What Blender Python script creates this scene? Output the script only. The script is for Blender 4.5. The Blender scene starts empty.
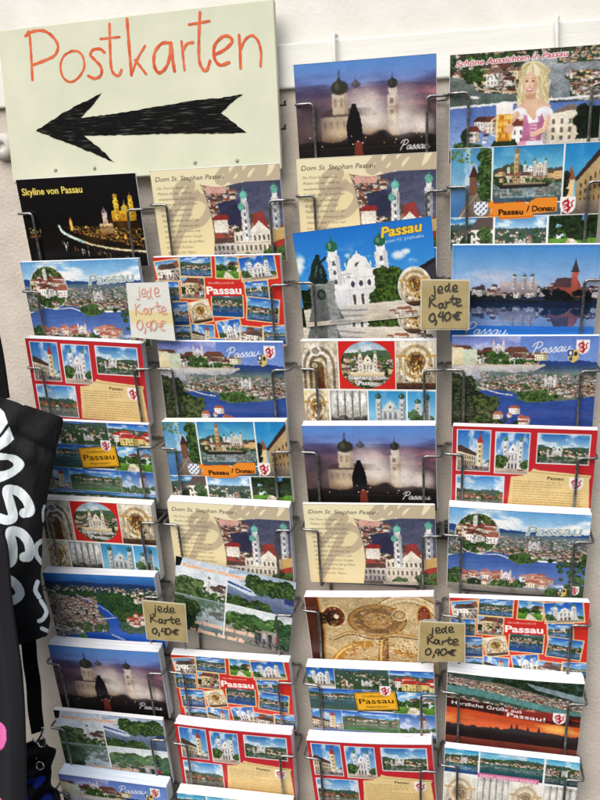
import bpy, math, random
import numpy as np
C = bpy.context.scene.collection
PI = math.pi
# ------------------------------------------------------------------ camera geometry
FPX = 777.0
def _cam():
    L = np.array([-3400 - 300.0, 338 - 400.0, FPX]); r = -L / np.linalg.norm(L)
    d = np.array([0, 1, .152]); d = d - r * (d @ r); d /= np.linalg.norm(d)
    return r, d, np.cross(r, d)
CR, CD, CN = _cam()
CAM = np.array([0.0, -0.889, 1.6])
def w_of(v): return np.array([v @ CR, v @ CN, -(v @ CD)])
def at(px, py, Y):
    """point of the vertical plane y = Y on the sight line of a place in the 600 x 800 photograph"""
    v = w_of(np.array([px - 300.0, py - 400.0, FPX]))
    return CAM + v * ((Y - CAM[1]) / v[1])

# ------------------------------------------------------------------ painter (procedural pictures as vertex colours)
def vnoise(h, w, ch, cw, rng):
    gh, gw = int(h / ch) + 3, int(w / cw) + 3
    g = rng.random((gh, gw))
    y = np.arange(h) / ch; x = np.arange(w) / cw
    yi = y.astype(int); xi = x.astype(int)
    fy = (y - yi); fx = (x - xi)
    fy = (fy * fy * (3 - 2 * fy))[:, None]; fx = (fx * fx * (3 - 2 * fx))[None, :]
    a = g[yi][:, xi]; b = g[yi][:, xi + 1]; c = g[yi + 1][:, xi]; d = g[yi + 1][:, xi + 1]
    return (a * (1 - fx) + b * fx) * (1 - fy) + (c * (1 - fx) + d * fx) * fy
def fbm(h, w, ch, cw, seed, o=3):
    rng = np.random.default_rng(seed); t = 0; s = 0; a = 1.0
    for i in range(o):
        t = t + a * vnoise(h, w, max(ch / 2 ** i, 1), max(cw / 2 ** i, 1), rng); s += a; a *= .55
    return t / s
def c3(c): return np.array(c, float) / 255.0
_GL = {}
def glyphs(s, shear=0.0, bold=0.0):
    k = (s, shear, bold)
    if k not in _GL:
        cu = bpy.data.curves.new('lettering', 'FONT'); cu.body = s; cu.shear = shear; cu.offset = bold
        cu.resolution_u = 3
        ob = bpy.data.objects.new('lettering', cu); C.objects.link(ob)
        bpy.context.view_layer.update()
        me = bpy.data.meshes.new_from_object(ob.evaluated_get(bpy.context.evaluated_depsgraph_get()))
        me.calc_loop_triangles()
        co = np.array([v.co[:2] for v in me.vertices]).reshape(-1, 2)
        tr = np.array([t.vertices[:] for t in me.loop_triangles], int).reshape(-1, 3)
        bpy.data.objects.remove(ob); bpy.data.curves.remove(cu); bpy.data.meshes.remove(me)
        co = co - [co[:, 0].min(), 0]
        _GL[k] = (co, tr)
    return _GL[k]

class P:
    def __init__(s, w, h, c=(255, 255, 255), k=4.0):
        s.k = k; s.W = int(round(w * k)); s.H = int(round(h * k)); s.w = w; s.h = h
        s.a = np.empty((s.H, s.W, 3)); s.a[:] = c3(c)
    def box(s, x0, y0, x1, y1):
        k = s.k
        X0 = max(0, int(math.floor(x0 * k))); Y0 = max(0, int(math.floor(y0 * k)))
        X1 = min(s.W, int(math.ceil(x1 * k)) + 1); Y1 = min(s.H, int(math.ceil(y1 * k)) + 1)
        return X0, Y0, X1, Y1
    def put(s, X0, Y0, X1, Y1, m, c, c2=None, al=1.0):
        if X1 <= X0 or Y1 <= Y0: return
        col = c3(c)
        if c2 is not None:
            t = np.linspace(0, 1, Y1 - Y0)[:, None, None]
            col = col * (1 - t) + c3(c2) * t
        m = (m * al)[..., None]
        v = s.a[Y0:Y1, X0:X1]
        v[:] = v * (1 - m) + col * m
    def rect(s, x0, y0, x1, y1, c, c2=None, al=1.0):
        X0, Y0, X1, Y1 = max(0, round(x0 * s.k)), max(0, round(y0 * s.k)), min(s.W, round(x1 * s.k)), min(s.H, round(y1 * s.k))
        if X1 > X0 and Y1 > Y0: s.put(X0, Y0, X1, Y1, np.ones((Y1 - Y0, X1 - X0)), c, c2, al)
    def poly(s, pts, c, c2=None, al=1.0):
        p = np.array(pts, float)
        X0, Y0, X1, Y1 = s.box(p[:, 0].min(), p[:, 1].min(), p[:, 0].max(), p[:, 1].max())
        if X1 <= X0 or Y1 <= Y0: return
        x = ((np.arange(X0, X1) + .5) / s.k)[None, :]; y = ((np.arange(Y0, Y1) + .5) / s.k)[:, None]
        m = np.zeros((Y1 - Y0, X1 - X0), bool)
        q = np.roll(p, -1, 0)
        for (ax, ay), (bx, by) in zip(p, q):
            if ay == by: continue
            m ^= ((ay > y) != (by > y)) & (x < (bx - ax) * (y - ay) / (by - ay) + ax)
        s.put(X0, Y0, X1, Y1, m.astype(float), c, c2, al)
    def ell(s, cx, cy, rx, ry, c, al=1.0, soft=0.0, c2=None):
        X0, Y0, X1, Y1 = s.box(cx - rx, cy - ry, cx + rx, cy + ry)
        if X1 <= X0 or Y1 <= Y0: return
        x = ((np.arange(X0, X1) + .5) / s.k - cx) / rx; y = ((np.arange(Y0, Y1) + .5) / s.k - cy) / ry
        r = x[None, :] ** 2 + y[:, None] ** 2
        m = (r < 1).astype(float) if soft == 0 else np.clip((1 - np.sqrt(r)) / soft, 0, 1)
        s.put(X0, Y0, X1, Y1, m, c, c2, al)
    def line(s, pts, w, c, al=1.0):
        p = np.array(pts, float)
        X0, Y0, X1, Y1 = s.box(p[:, 0].min() - w, p[:, 1].min() - w, p[:, 0].max() + w, p[:, 1].max() + w)
        if X1 <= X0 or Y1 <= Y0: return
        x = ((np.arange(X0, X1) + .5) / s.k)[None, :]; y = ((np.arange(Y0, Y1) + .5) / s.k)[:, None]
        d = np.full((Y1 - Y0, X1 - X0), 1e9)
        for (ax, ay), (bx, by) in zip(p[:-1], p[1:]):
            L = (bx - ax) ** 2 + (by - ay) ** 2 + 1e-12
            t = np.clip(((x - ax) * (bx - ax) + (y - ay) * (by - ay)) / L, 0, 1)
            d = np.minimum(d, (x - ax - t * (bx - ax)) ** 2 + (y - ay - t * (by - ay)) ** 2)
        s.put(X0, Y0, X1, Y1, np.clip((w / 2 - np.sqrt(d)) * s.k + .5, 0, 1), c, None, al)
    def noise(s, x0, y0, x1, y1, amp, sx, sy, seed, tint=(1, 1, 1)):
        X0, Y0, X1, Y1 = s.box(x0, y0, x1, y1)
        if X1 <= X0 or Y1 <= Y0: return
        n = fbm(Y1 - Y0, X1 - X0, sy * s.k, sx * s.k, seed) - .5
        s.a[Y0:Y1, X0:X1] *= 1 + 2 * amp * n[..., None] * np.array(tint)
    def paste(s, q, cx, cy, w, h, ang=0.0, bw=0.0, bc=(255, 255, 255), circle=False):
        if bw: s.poly(rot(cx, cy, w + 2 * bw, h + 2 * bw, ang), bc) if not circle else s.ell(cx, cy, w / 2 + bw, h / 2 + bw, bc)
        r = math.hypot(w, h) / 2
        X0, Y0, X1, Y1 = s.box(cx - r, cy - r, cx + r, cy + r)
        if X1 <= X0 or Y1 <= Y0: return
        x = ((np.arange(X0, X1) + .5) / s.k - cx)[None, :]; y = ((np.arange(Y0, Y1) + .5) / s.k - cy)[:, None]
        ca, sa = math.cos(ang), math.sin(ang)
        u = (x * ca + y * sa) / w + .5; v = (-x * sa + y * ca) / h + .5
        m = (u >= 0) & (u < 1) & (v >= 0) & (v < 1)
        if circle: m &= ((u - .5) ** 2 + (v - .5) ** 2) < .25
        iu = np.clip((u * q.W).astype(int), 0, q.W - 1); iv = np.clip((v * q.H).astype(int), 0, q.H - 1)
        t = s.a[Y0:Y1, X0:X1]; t[m] = q.a[iv, iu][m]
    def text(s, st, x, y, size, c, shear=0.0, bold=0.0, width=None, ang=0.0, al=1.0, out=None, ow=.0):
        """baseline start (x, y) in mm, size = cap height in mm"""
        co, tr = glyphs(st, shear, bold)
        if not len(co): return
        sy = size / .7; sx = sy if width is None else width / max(co[:, 0].max(), 1e-6)
        X = co[:, 0] * sx; Y = -co[:, 1] * sy
        ca, sa = math.cos(ang), math.sin(ang)
        q = np.stack([x + X * ca - Y * sa, y + X * sa + Y * ca], 1)
        if out is not None:
            for k in range(8):
                o = np.array([math.cos(k * PI / 4), math.sin(k * PI / 4)]) * ow
                for t in tr: s.poly(q[t] + o, out)
        for t in tr: s.poly(q[t], c, al=al)
    # ---- compound motifs
    def sky(s, x0, y0, x1, y1, a, b, cl=0.0, seed=1, cc=(255, 255, 255), th=.5):
        s.rect(x0, y0, x1, y1, a, b)
        if cl:
            X0, Y0, X1, Y1 = s.box(x0, y0, x1, y1)
            if X1 > X0 and Y1 > Y0:
                n = fbm(Y1 - Y0, X1 - X0, max((y1 - y0) * .3, 2) * s.k, max((x1 - x0) * .22, 3) * s.k, seed, 4)
                s.put(X0, Y0, X1, Y1, np.clip((n - th) * 5, 0, 1) * cl, cc)
    def hill(s, x0, x1, yt, yb, amp, c, seed=1, c2=None, cell=20):
        n = 40; rng = np.random.default_rng(seed)
        g = vnoise(1, n + 1, 1, max(n * cell / max(x1 - x0, 1), 1), rng)[0] + .25 * rng.random(n + 1)
        pts = [(x0 + (x1 - x0) * i / n, yt - amp * (g[i] - .5)) for i in range(n + 1)]
        s.poly(pts + [(x1, yb), (x0, yb)], c, c2)
    def trees(s, x0, x1, y0, y1, n, r, seed=1, cols=((38, 60, 32), (70, 102, 50), (122, 146, 76)), sl=0.0):
        rg = random.Random(seed)
        for i in range(n):
            x = rg.uniform(x0, x1); y = y0 + (y1 - y0) * (i / max(n - 1, 1)) + sl * (x - x0)
            q = r * rg.uniform(.6, 1.3)
            s.ell(x, y, q, q * .85, cols[0] if i % 3 else cols[1], .9)
            for j in range(8):
                a = rg.uniform(0, 6.28); d_ = q * rg.uniform(.1, 1.05); up = .5 - .5 * math.sin(a) * d_ / q
                m = min(1, max(0, .15 + .75 * up + rg.uniform(-.35, .3)))
                A, B = (cols[0], cols[1]) if m < .5 else (cols[1], cols[2]); f = (m % .5) * 2
                s.ell(x + math.cos(a) * d_, y + math.sin(a) * d_ * .85, q * rg.uniform(.16, .36), q * rg.uniform(.14, .3), tuple(A[k] + (B[k] - A[k]) * f for k in range(3)), .85)
    def town(s, x0, x1, y0, y1, n, hs, seed=1, walls=None, roofs=None, fill=None, sl=0.0):
        rg = random.Random(seed)
        walls = walls or ((236, 230, 214), (214, 204, 184), (240, 236, 228), (226, 200, 150), (205, 180, 170), (190, 190, 188))
        roofs = roofs or ((142, 74, 54), (150, 94, 74), (108, 70, 60), (92, 80, 76), (124, 104, 94), (86, 72, 68))
        if fill: s.poly([(x0, y0), (x1, y0 + sl * (x1 - x0)), (x1, y1 + sl * (x1 - x0)), (x0, y1)], fill)
        for i in range(n):
            f = i / max(n - 1, 1)
            x = rg.uniform(x0, x1); y = y0 + (y1 - y0) * f + sl * (x - x0)
            q = hs * (.7 + .5 * f) * rg.uniform(.6, 1.3); w = q * rg.uniform(.8, 1.9); h = q * rg.uniform(.55, 1.0)
            wc = rg.choice(walls); rc = rg.choice(roofs)
            if rg.random() < .16: s.ell(x, y, q * .7, q * .6, (38, 58, 30)); continue
            s.rect(x, y - h, x + w, y, wc)
            s.rect(x + w * .7, y - h, x + w, y, tuple(int(v * .72) for v in wc))
            s.poly([(x - q * .08, y - h), (x + w * .2, y - h - q * .45), (x + w * .85, y - h - q * .45), (x + w + q * .08, y - h)], rc)
            if hs * s.k > 7:
                for a in range(int(w / (q * .28))):
                    for b in range(2): s.rect(x + (a + .35) * q * .28, y - h * (.8 - .42 * b), x + (a + .65) * q * .28, y - h * (.55 - .42 * b), (70, 66, 66), al=.8)
        for i in range(n * 2):
            x = rg.uniform(x0, x1); y = y0 + (y1 - y0) * rg.random() + sl * (x - x0) - hs * rg.uniform(0, .5); q = hs * rg.uniform(.06, .2); v_ = rg.random()
            c = rg.choice(((40, 38, 40), (64, 58, 56), (52, 66, 44), (36, 44, 34))) if v_ < .62 else rg.choice(((244, 240, 232), (206, 190, 170), (176, 110, 88)))
            s.rect(x, y, x + q * rg.uniform(1, 2.4), y + q, c, al=.8)
    def water(s, x0, y0, x1, y1, a, b, seed=1, amp=.12):
        s.rect(x0, y0, x1, y1, a, b); s.noise(x0, y0, x1, y1, amp, (x1 - x0) * .18, max((y1 - y0) * .04, .4), seed)
    def mirror(s, x0, yl, x1, yb, tint, al=.45):
        """reflection of what stands above the line yl"""
        X0, Y0, X1, Y1 = s.box(x0, yl, x1, yb); n = min(Y1 - Y0, Y0)
        if n <= 0: return
        src = s.a[Y0 - n:Y0, X0:X1][::-1]
        s.a[Y0:Y0 + n, X0:X1] = src * (1 - al) + c3(tint) * al
    def dome(s, cx, y, w, h, c, hl=(120, 170, 140)):
        s.ell(cx, y - h * .38, w / 2, h * .42, c); s.ell(cx - w * .15, y - h * .45, w * .14, h * .25, hl, .7)
        s.poly([(cx - w * .17, y - h * .72), (cx + w * .17, y - h * .72), (cx + w * .05, y - h * .95), (cx - w * .05, y - h * .95)], c)
        s.line([(cx, y - h * .9), (cx, y - h * 1.4)], max(w * .05, .2), c)
    def tower(s, cx, yb, w, h, wc=(240, 238, 232), dc=(70, 120, 98), shade=(196, 194, 196)):
        s.rect(cx - w / 2, yb - h, cx + w / 2, yb, wc); s.rect(cx + w * .18, yb - h, cx + w / 2, yb, shade)
        for k in range(5):
            yy = yb - h * (.12 + .18 * k)
            s.rect(cx - w * .58, yy - h * .085, cx + w * .58, yy - h * .07, shade)
            s.rect(cx - w * .14, yy - h * .05, cx + w * .12, yy + h * .02, (96, 96, 106)); s.ell(cx - w * .01, yy - h * .05, w * .13, h * .02, (96, 96, 106))
        for q in (-.5, -.3, .24, .44): s.rect(cx + w * q, yb - h, cx + w * (q + .05), yb, tuple(int(v * .8) for v in shade), al=.6)
        s.rect(cx - w * .36, yb - h * 1.12, cx + w * .36, yb - h, wc)
        s.dome(cx, yb - h * 1.1, w * .95, h * .24, dc)
    def church(s, cx, yb, w, h, wc=(242, 240, 234), dc=(70, 120, 98), shade=(200, 198, 200)):
        """two towered baroque west front"""
        s.rect(cx - w * .3, yb - h * .52, cx + w * .3, yb, wc, shade)
        s.poly([(cx - w * .22, yb - h * .5), (cx - w * .14, yb - h * .66), (cx, yb - h * .76), (cx + w * .14, yb - h * .66), (cx + w * .22, yb - h * .5)], wc)
        dk = tuple(int(v * .62) for v in shade); wn = (92, 92, 104)
        for k in range(-1, 2):
            x = cx + k * w * .17
            s.rect(x - w * .034, yb - h * .41, x + w * .034, yb - h * .26, wn); s.ell(x, yb - h * .41, w * .034, h * .03, wn); s.rect(x - w * .006, yb - h * .43, x + w * .006, yb - h * .26, shade)
            s.rect(x - w * .04, yb - h * .15, x + w * .04, yb, (84, 72, 66)); s.ell(x, yb - h * .15, w * .04, h * .025, (84, 72, 66)); s.ell(x, yb - h * .205, w * .018, h * .014, wn)
        for k in range(-3, 4, 2):
            x = cx + k * w * .09; s.rect(x - w * .012, yb - h * .5, x + w * .012, yb, wc); s.rect(x + w * .012, yb - h * .5, x + w * .022, yb, dk, al=.55)
        for q in (.49, .47, .225, .2): s.rect(cx - w * .3, yb - h * q, cx + w * .3, yb - h * q + h * .011, dk if q in (.47, .2) else wc, al=.8)
        s.ell(cx, yb - h * .585, w * .045, h * .04, wn); s.poly([(cx + w * .06, yb - h * .5), (cx + w * .14, yb - h * .62), (cx + w * .22, yb - h * .5)], shade, al=.7)
        for k in (-.2, -.12, 0, .12, .2): s.line([(cx + k * w, yb - h * (.54 + .2 * (1 - abs(k) * 4.4) * .9)), (cx + k * w, yb - h * (.6 + .2 * (1 - abs(k) * 4.4) * .9))], w * .018, wc)
        for sg in (-1, 1): s.tower(cx + sg * w * .38, yb, w * .2, h * .74, wc, dc, shade)
    def crest(s, x, y, w, h, kind='wolf'):
        pts = [(x, y), (x + w, y), (x + w, y + h * .6), (x + w * .85, y + h * .85), (x + w * .5, y + h), (x + w * .15, y + h * .85), (x, y + h * .6)]
        if kind == 'wolf':
            s.poly(pts, (246, 244, 242))
            r = (190, 24, 44)
            f = lambda L, ww: s.line([(x + a * w, y + b * h) for a, b in L], ww * w, r)
            f([(.25, .3), (.45, .2), (.55, .32), (.5, .5), (.62, .68), (.5, .86)], .16)
            f([(.25, .3), (.18, .38)], .12); f([(.5, .42), (.2, .5)], .09); f([(.5, .5), (.24, .66)], .09); f([(.6, .68), (.3, .8)], .1)
            f([(.62, .66), (.82, .55), (.72, .36), (.86, .22)], .09); f([(.45, .2), (.5, .1)], .08)
        elif kind == 'lozenge':
            s.poly(pts, (240, 242, 246))
            for i in range(5):
                for j in range(5):
                    if (i + j) % 2 == 0:
                        a = x + w * (.1 + .2 * i); b = y + h * (.1 + .19 * j)
                        if j > 3 and i in (0, 4): continue
                        s.poly([(a - w * .1, b + h * .06), (a, b - h * .1), (a + w * .1, b - h * .06), (a, b + h * .1)], (44, 70, 120))
        else:
            s.poly(pts, (226, 190, 92)); s.poly([(x, y), (x + w * .5, y), (x + w * .5, y + h * .5), (x, y + h * .5)], (60, 84, 130))
            s.ell(x + w * .72, y + h * .3, w * .16, h * .18, (60, 50, 40)); s.ell(x + w * .3, y + h * .7, w * .16, h * .16, (60, 84, 130)); s.ell(x + w * .25, y + h * .25, w * .12, h * .14, (240, 240, 240))
    def lines(s, x, y, w, n, lh, c, seed=1, al=.7, th=.7):
        """body text too small to read: rows of word-long strokes"""
        rg = random.Random(seed)
        for i in range(n):
            q = x; e = x + w * (1 if i < n - 1 else .6) * rg.uniform(.86, 1.0)
            while q < e:
                l = rg.uniform(1.6, 6.5)
                p = [(q + k * .55, y + i * lh + rg.uniform(-.45, .45) * lh * .3) for k in range(int(min(l, e - q) / .55) + 2)]
                s.line(p, th * lh * .22, c, al); q += l + 1.4
    def photo(s, seed=1, wp=.36, amp=.16, cell=1.6, circ=None):
        """breaks the drawn edges up into photographic detail: small irregular displacement and tonal mottling"""
        h, w, k = s.H, s.W, s.k
        wp = min(wp, s.w * .0042)
        dx = (fbm(h, w, cell * k, cell * k, seed, 2) - .5) * 2 * wp * k * 1.6; dy = (fbm(h, w, cell * k, cell * k, seed + 77, 2) - .5) * 2 * wp * k * 1.6
        yy, xx = np.mgrid[0:h, 0:w]
        s.a = s.a[np.clip((yy + dy).astype(int), 0, h - 1), np.clip((xx + dx).astype(int), 0, w - 1)]
        n = fbm(h, w, .75 * k, .75 * k, seed + 5, 2) - .5; b = fbm(h, w, 7 * k, 9 * k, seed + 9, 2) - .5
        lum = s.a.mean(2)
        f = .22 + .78 * np.clip(1.0 - np.abs(s.a[..., 2] - lum) * 3.2, 0, 1)      # plain sky and water stay calmer
        a = s.a * (1 + 2.6 * amp * (n + .6 * b) * f)[..., None]
        a += (np.random.default_rng(seed).random((h // 3 + 1, w // 3 + 1, 3)).repeat(3, 0).repeat(3, 1)[:h, :w] - .5) * .05 * f[..., None]
        a = np.clip(a, 0, 1); s.a = a * .68 + (a * a * (3 - 2 * a)) * .32           # photographic contrast
        return s
    def blur(s, r=1):
        for ax in (0, 1):
            n = s.a.shape[ax]; i = np.arange(n); s.a = sum(np.take(s.a, np.clip(i + k, 0, n - 1), ax) for k in range(-r, r + 1)) / (2 * r + 1)
    def done(s, Wn, Hn):
        """area filter down to the vertex grid, sRGB -> linear"""
        a = s.a
        iy = (np.arange(Hn) / (Hn - 1) * (s.H - 1)); ix = (np.arange(Wn) / (Wn - 1) * (s.W - 1))
        acc = 0; n = 0
        for oy in (-.75, 0, .75):
            for ox in (-.75, 0, .75):
                acc = acc + a[np.clip((iy + oy).round().astype(int), 0, s.H - 1)][:, np.clip((ix + ox).round().astype(int), 0, s.W - 1)]; n += 1
        v = np.clip(acc / n, 0, 1); g = v @ np.array([.3, .59, .11])
        v = np.clip(.018 + .982 * (g[..., None] + (v - g[..., None]) * .9), 0, 1)
        return np.where(v <= .04045, v / 12.92, ((v + .055) / 1.055) ** 2.4)
def rot(cx, cy, w, h, a):
    ca, sa = math.cos(a), math.sin(a)
    return [(cx + x * ca - y * sa, cy + x * sa + y * ca) for x, y in ((-w / 2, -h / 2), (w / 2, -h / 2), (w / 2, h / 2), (-w / 2, h / 2))]
def bez(pts, n=10):
    """Catmull-Rom through the points"""
    p = [np.array(q, float) for q in pts]; p = [2 * p[0] - p[1]] + p + [2 * p[-1] - p[-2]]
    o = []
    for i in range(1, len(p) - 2):
        for t in np.linspace(0, 1, n, endpoint=False):
            a, b, c, d = p[i - 1:i + 3]
            o.append(.5 * (2 * b + (c - a) * t + (2 * a - 5 * b + 4 * c - d) * t * t + (3 * b - a - 3 * c + d) * t ** 3))
    o.append(p[-2]); return o
# a cursive hand: strokes on a unit where x-height = 1, baseline y = 0, y up; (advance, strokes)
SCRIPT = {
 'P': (1.9, [[(.5, -.1), (.75, 1.0), (.95, 2.1)], [(.1, 1.55), (.5, 2.15), (1.3, 2.35), (1.85, 1.95), (1.6, 1.3), (.75, 1.1)]]),
 'a': (1.25, [[(1.0, .85), (.55, 1.0), (.15, .55), (.3, .05), (.7, .2), (1.0, .9), (.95, .25), (1.1, .02), (1.4, .35)]]),
 's': (.9, [[(.05, .3), (.55, 1.05), (.6, .8), (.75, .35), (.5, .02), (.2, .1)], [(.5, .02), (1.0, .35)]]),
 'u': (1.3, [[(.15, .9), (.15, .3), (.4, .02), (.8, .35), (1.0, .95), (.95, .3), (1.15, .02), (1.5, .4)]]),
}
def script(p, word, x, y, xh, w, c, sh=.35, ang=0.0, al=1.0):
    ca, sa = math.cos(ang), math.sin(ang)
    cx = 0.0
    for ch in word:
        adv, st = SCRIPT[ch]
        for s_ in st:
            q = []
            for a, b in bez(s_, 8):
                X = (cx + a + sh * b) * xh; Y = -b * xh
                q.append((x + X * ca - Y * sa, y + X * sa + Y * ca))
            p.line(q, w, c, al)
        cx += adv
# ------------------------------------------------------------------ small views used inside the cards
BL = ((40, 96, 176), (150, 190, 226))
def v_church(w, h, seed=1, k=4, blue=BL, trees=True):
    p = P(w, h, k=k); p.sky(0, 0, w, h, blue[0], blue[1], .6, seed)
    p.church(w * .52, h * .9, w * .62, h * .85)
    if trees:
        p.trees(0, w * .28, h * .6, h * .9, 16, h * .09, seed)
        p.trees(w * .82, w, h * .72, h * .9, 8, h * .07, seed + 1)
    p.rect(0, h * .88, w, h, (196, 184, 160), (150, 140, 124))
    rg = random.Random(seed)
    for i in range(12): p.rect(w * rg.random(), h * .9, w * rg.random() * .04 + w * rg.random(), h * .93, rg.choice([(60, 60, 70), (120, 40, 40), (230, 230, 230)]), al=.6)
    return p.photo(seed)
def v_hall(w, h, seed=1, k=4):
    p = P(w, h, k=k); p.sky(0, 0, w, h, (44, 110, 190), (160, 200, 230), .7, seed)
    p.poly([(0, h * .5), (w * .55, h * .62), (w * .62, h * .9), (0, h * .9)], (226, 214, 180), (196, 180, 150))
    p.poly([(0, h * .38), (w * .1, h * .36), (w * .6, h * .56), (w * .58, h * .63), (0, h * .51)], (84, 64, 56))
    for i in range(8):
        x = w * (.03 + .07 * i); p.rect(x, h * (.57 + .012 * i), x + w * .03, h * (.68 + .008 * i), (80, 74, 70)); p.rect(x, h * (.74 + .004 * i), x + w * .035, h * .88, (96, 84, 72))
    x = w * .7; p.rect(x - w * .09, h * .3, x + w * .09, h * .9, (232, 214, 170)); p.rect(x + w * .03, h * .3, x + w * .09, h * .9, (196, 172, 132))
    for i in range(4): p.rect(x - w * .03, h * (.36 + .12 * i), x + w * .015, h * (.42 + .12 * i), (84, 74, 70))
    p.poly([(x - w * .1, h * .3), (x, h * .06), (x + w * .1, h * .3)], (164, 62, 50)); p.line([(x, h * .08), (x, 0)], .3, (90, 60, 50))
    p.town(w * .78, w, h * .8, h * .9, 5, h * .1, seed)
    p.rect(0, h * .88, w, h, (150, 146, 140), (110, 108, 106))
    rg = random.Random(seed)
    for i in range(14): 
        a = rg.random() * w; p.rect(a, h * rg.uniform(.86, .93), a + w * .05, h * .95, rg.choice([(50, 50, 60), (190, 190, 196), (120, 36, 36), (40, 60, 110)]), al=.8)
    return p.photo(seed)
def v_river(w, h, seed=1, k=4, hor=.42, sh=.62, skyc=((52, 110, 190), (170, 204, 232)), wat=((70, 110, 150), (34, 62, 100)), spires=True, green=.5, walls=None, cl=.6):
    p = P(w, h, k=k); p.sky(0, 0, w, h * hor + 1, skyc[0], skyc[1], cl, seed)
    p.hill(0, w, h * (hor - .04), h * sh, h * .16, (70, 92, 92), seed, (56, 84, 50))
    p.trees(0, w, h * hor, h * (sh - .08), int(26 * green), h * .06, seed + 1)
    rg = random.Random(seed + 5)
    p.town(0, w, h * (hor + .07), h * sh, 46, h * .075, seed + 2, walls=walls)
    if spires:
        cx = w * rg.uniform(.35, .7)
        p.church(cx, h * (sh - .06), w * .2, h * .34)
        p.tower(w * rg.uniform(.1, .25), h * (sh - .03), w * .04, h * .24, (236, 220, 190), (120, 60, 46))
    p.trees(0, w, h * (sh - .005), h * sh, int(24 * green), h * .035, seed + 3)
    p.rect(0, h * sh, w, h * (sh + .015), (150, 142, 128))
    p.water(0, h * sh, w, h, wat[0], wat[1], seed + 4); p.mirror(0, h * sh + .3, w, h * min(1, sh + .22), wat[0], .62)
    p.noise(0, h * sh, w, h, .16, w * .2, h * .03, seed + 6)
    return p.photo(seed)
def v_park(w, h, seed=1, k=4):
    p = P(w, h, k=k); p.sky(0, 0, w, h * .6, (66, 130, 200), (180, 212, 236), .6, seed)
    p.town(w * .3, w * .8, h * .4, h * .56, 8, h * .2, seed)
    p.trees(0, w, h * .42, h * .66, 26, h * .11, seed + 1)
    p.rect(0, h * .66, w, h, (108, 150, 64), (74, 116, 44)); p.poly([(w * .4, h * .66), (w * .5, h * .66), (w * .8, h), (w * .3, h)], (206, 196, 176))
    p.noise(0, 0, w, h, .12, w * .1, h * .08, seed); return p.photo(seed).photo(seed)
def v_pass(w, h, seed=1, k=4):
    """street with pale houses, awnings and people"""
    p = P(w, h, k=k); p.sky(0, 0, w, h * .5, (80, 140, 206), (206, 224, 240), .4, seed)
    p.town(0, w, h * .5, h * .8, 12, h * .42, seed)
    p.rect(0, h * .78, w, h, (170, 160, 150), (120, 112, 104))
    rg = random.Random(seed)
    for i in range(26):
        x = rg.random() * w; p.ell(x, h * rg.uniform(.72, .9), h * .022, h * .06, rg.choice([(180, 40, 50), (40, 50, 80), (220, 216, 210), (60, 50, 46), (70, 100, 70)]))
    return p.photo(seed)
def v_gold(w, h, seed=1, k=4, base=(206, 192, 166)):
    """gilded baroque interior: vault, columns, altar"""
    p = P(w, h, base, k); p.rect(0, 0, w, h, tuple(min(255, int(v * 1.1)) for v in base), tuple(int(v * .6) for v in base))
    for i in range(5):
        r = 1 - i * .17
        p.ell(w * .5, h * .42, w * .5 * r, h * .42 * r, [(232, 222, 198), (176, 152, 112), (222, 206, 174), (150, 120, 78), (90, 70, 46)][i])
    for x in (.06, .2, .8, .94):
        p.rect(w * (x - .045), h * .3, w * (x + .045), h, (226, 216, 194), (160, 140, 110)); p.rect(w * (x + .015), h * .3, w * (x + .045), h, (150, 132, 104), al=.7)
        p.rect(w * (x - .07), h * .28, w * (x + .07), h * .33, (190, 150, 80))
    rg = random.Random(seed)
    for i in range(110):
        a = rg.gauss(.5, .16); b = rg.uniform(.3, .95)
        p.ell(w * a, h * b, w * rg.uniform(.008, .03), h * rg.uniform(.01, .04), rg.choice([(214, 168, 72), (176, 120, 40), (120, 70, 30), (240, 214, 140), (80, 54, 34)]))
    p.rect(0, h * .86, w, h, (96, 66, 48), (60, 42, 34)); p.noise(0, 0, w, h, .22, w * .06, h * .06, seed); return p.photo(seed)
def v_nave(w, h, seed=1, k=4):
    p = P(w, h, (150, 130, 100), k); p.rect(0, 0, w, h, (206, 196, 170), (110, 84, 60))
    for i in range(6):
        f = 1 - i * .15; p.ell(w * .48, h * .55, w * .52 * f, h * .52 * f, [(218, 210, 190), (140, 122, 92), (226, 220, 204), (128, 110, 84), (206, 196, 168), (120, 96, 60)][i])
        p.rect(w * (.48 - .52 * f), h * .55, w * (.48 + .52 * f), h, [(196, 180, 150), (120, 104, 80), (200, 190, 166), (110, 92, 66), (180, 160, 120), (110, 80, 46)][i])
    p.ell(w * .4, h * .2, w * .16, h * .11, (236, 232, 222)); p.ell(w * .4, h * .2, w * .1, h * .07, (150, 140, 118)); p.ell(w * .36, h * .5, w * .12, h * .09, (84, 70, 52)); p.ell(w * .36, h * .5, w * .08, h * .06, (170, 160, 130))
    p.poly([(w * .3, h), (w * .66, h), (w * .52, h * .78), (w * .44, h * .78)], (110, 62, 34)); p.rect(w * .7, h * .3, w * .78, h, (236, 230, 216), (170, 150, 120))
    p.noise(0, 0, w, h, .3, w * .06, h * .05, seed); return p.photo(seed)
def v_grey(w, h, seed=1, k=4):
    p = P(w, h, (140, 138, 130), k); p.rect(0, 0, w, h, (190, 190, 184), (90, 88, 84))
    for i in range(5): p.ell(w * (.1 + .2 * i), h * .3, w * .07, h * .24, (226, 228, 226)); p.rect(w * (.03 + .2 * i), h * .3, w * (.17 + .2 * i), h * .7, (214, 214, 208), (150, 148, 140)); p.rect(w * (.19 + .2 * i), 0, w * (.22 + .2 * i), h, (110, 108, 102))
    p.trees(0, w, h * .72, h, 30, h * .08, seed, ((50, 48, 46), (90, 88, 84), (140, 136, 130))); p.noise(0, 0, w, h, .25, w * .06, h * .08, seed); return p.photo(seed)
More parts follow.
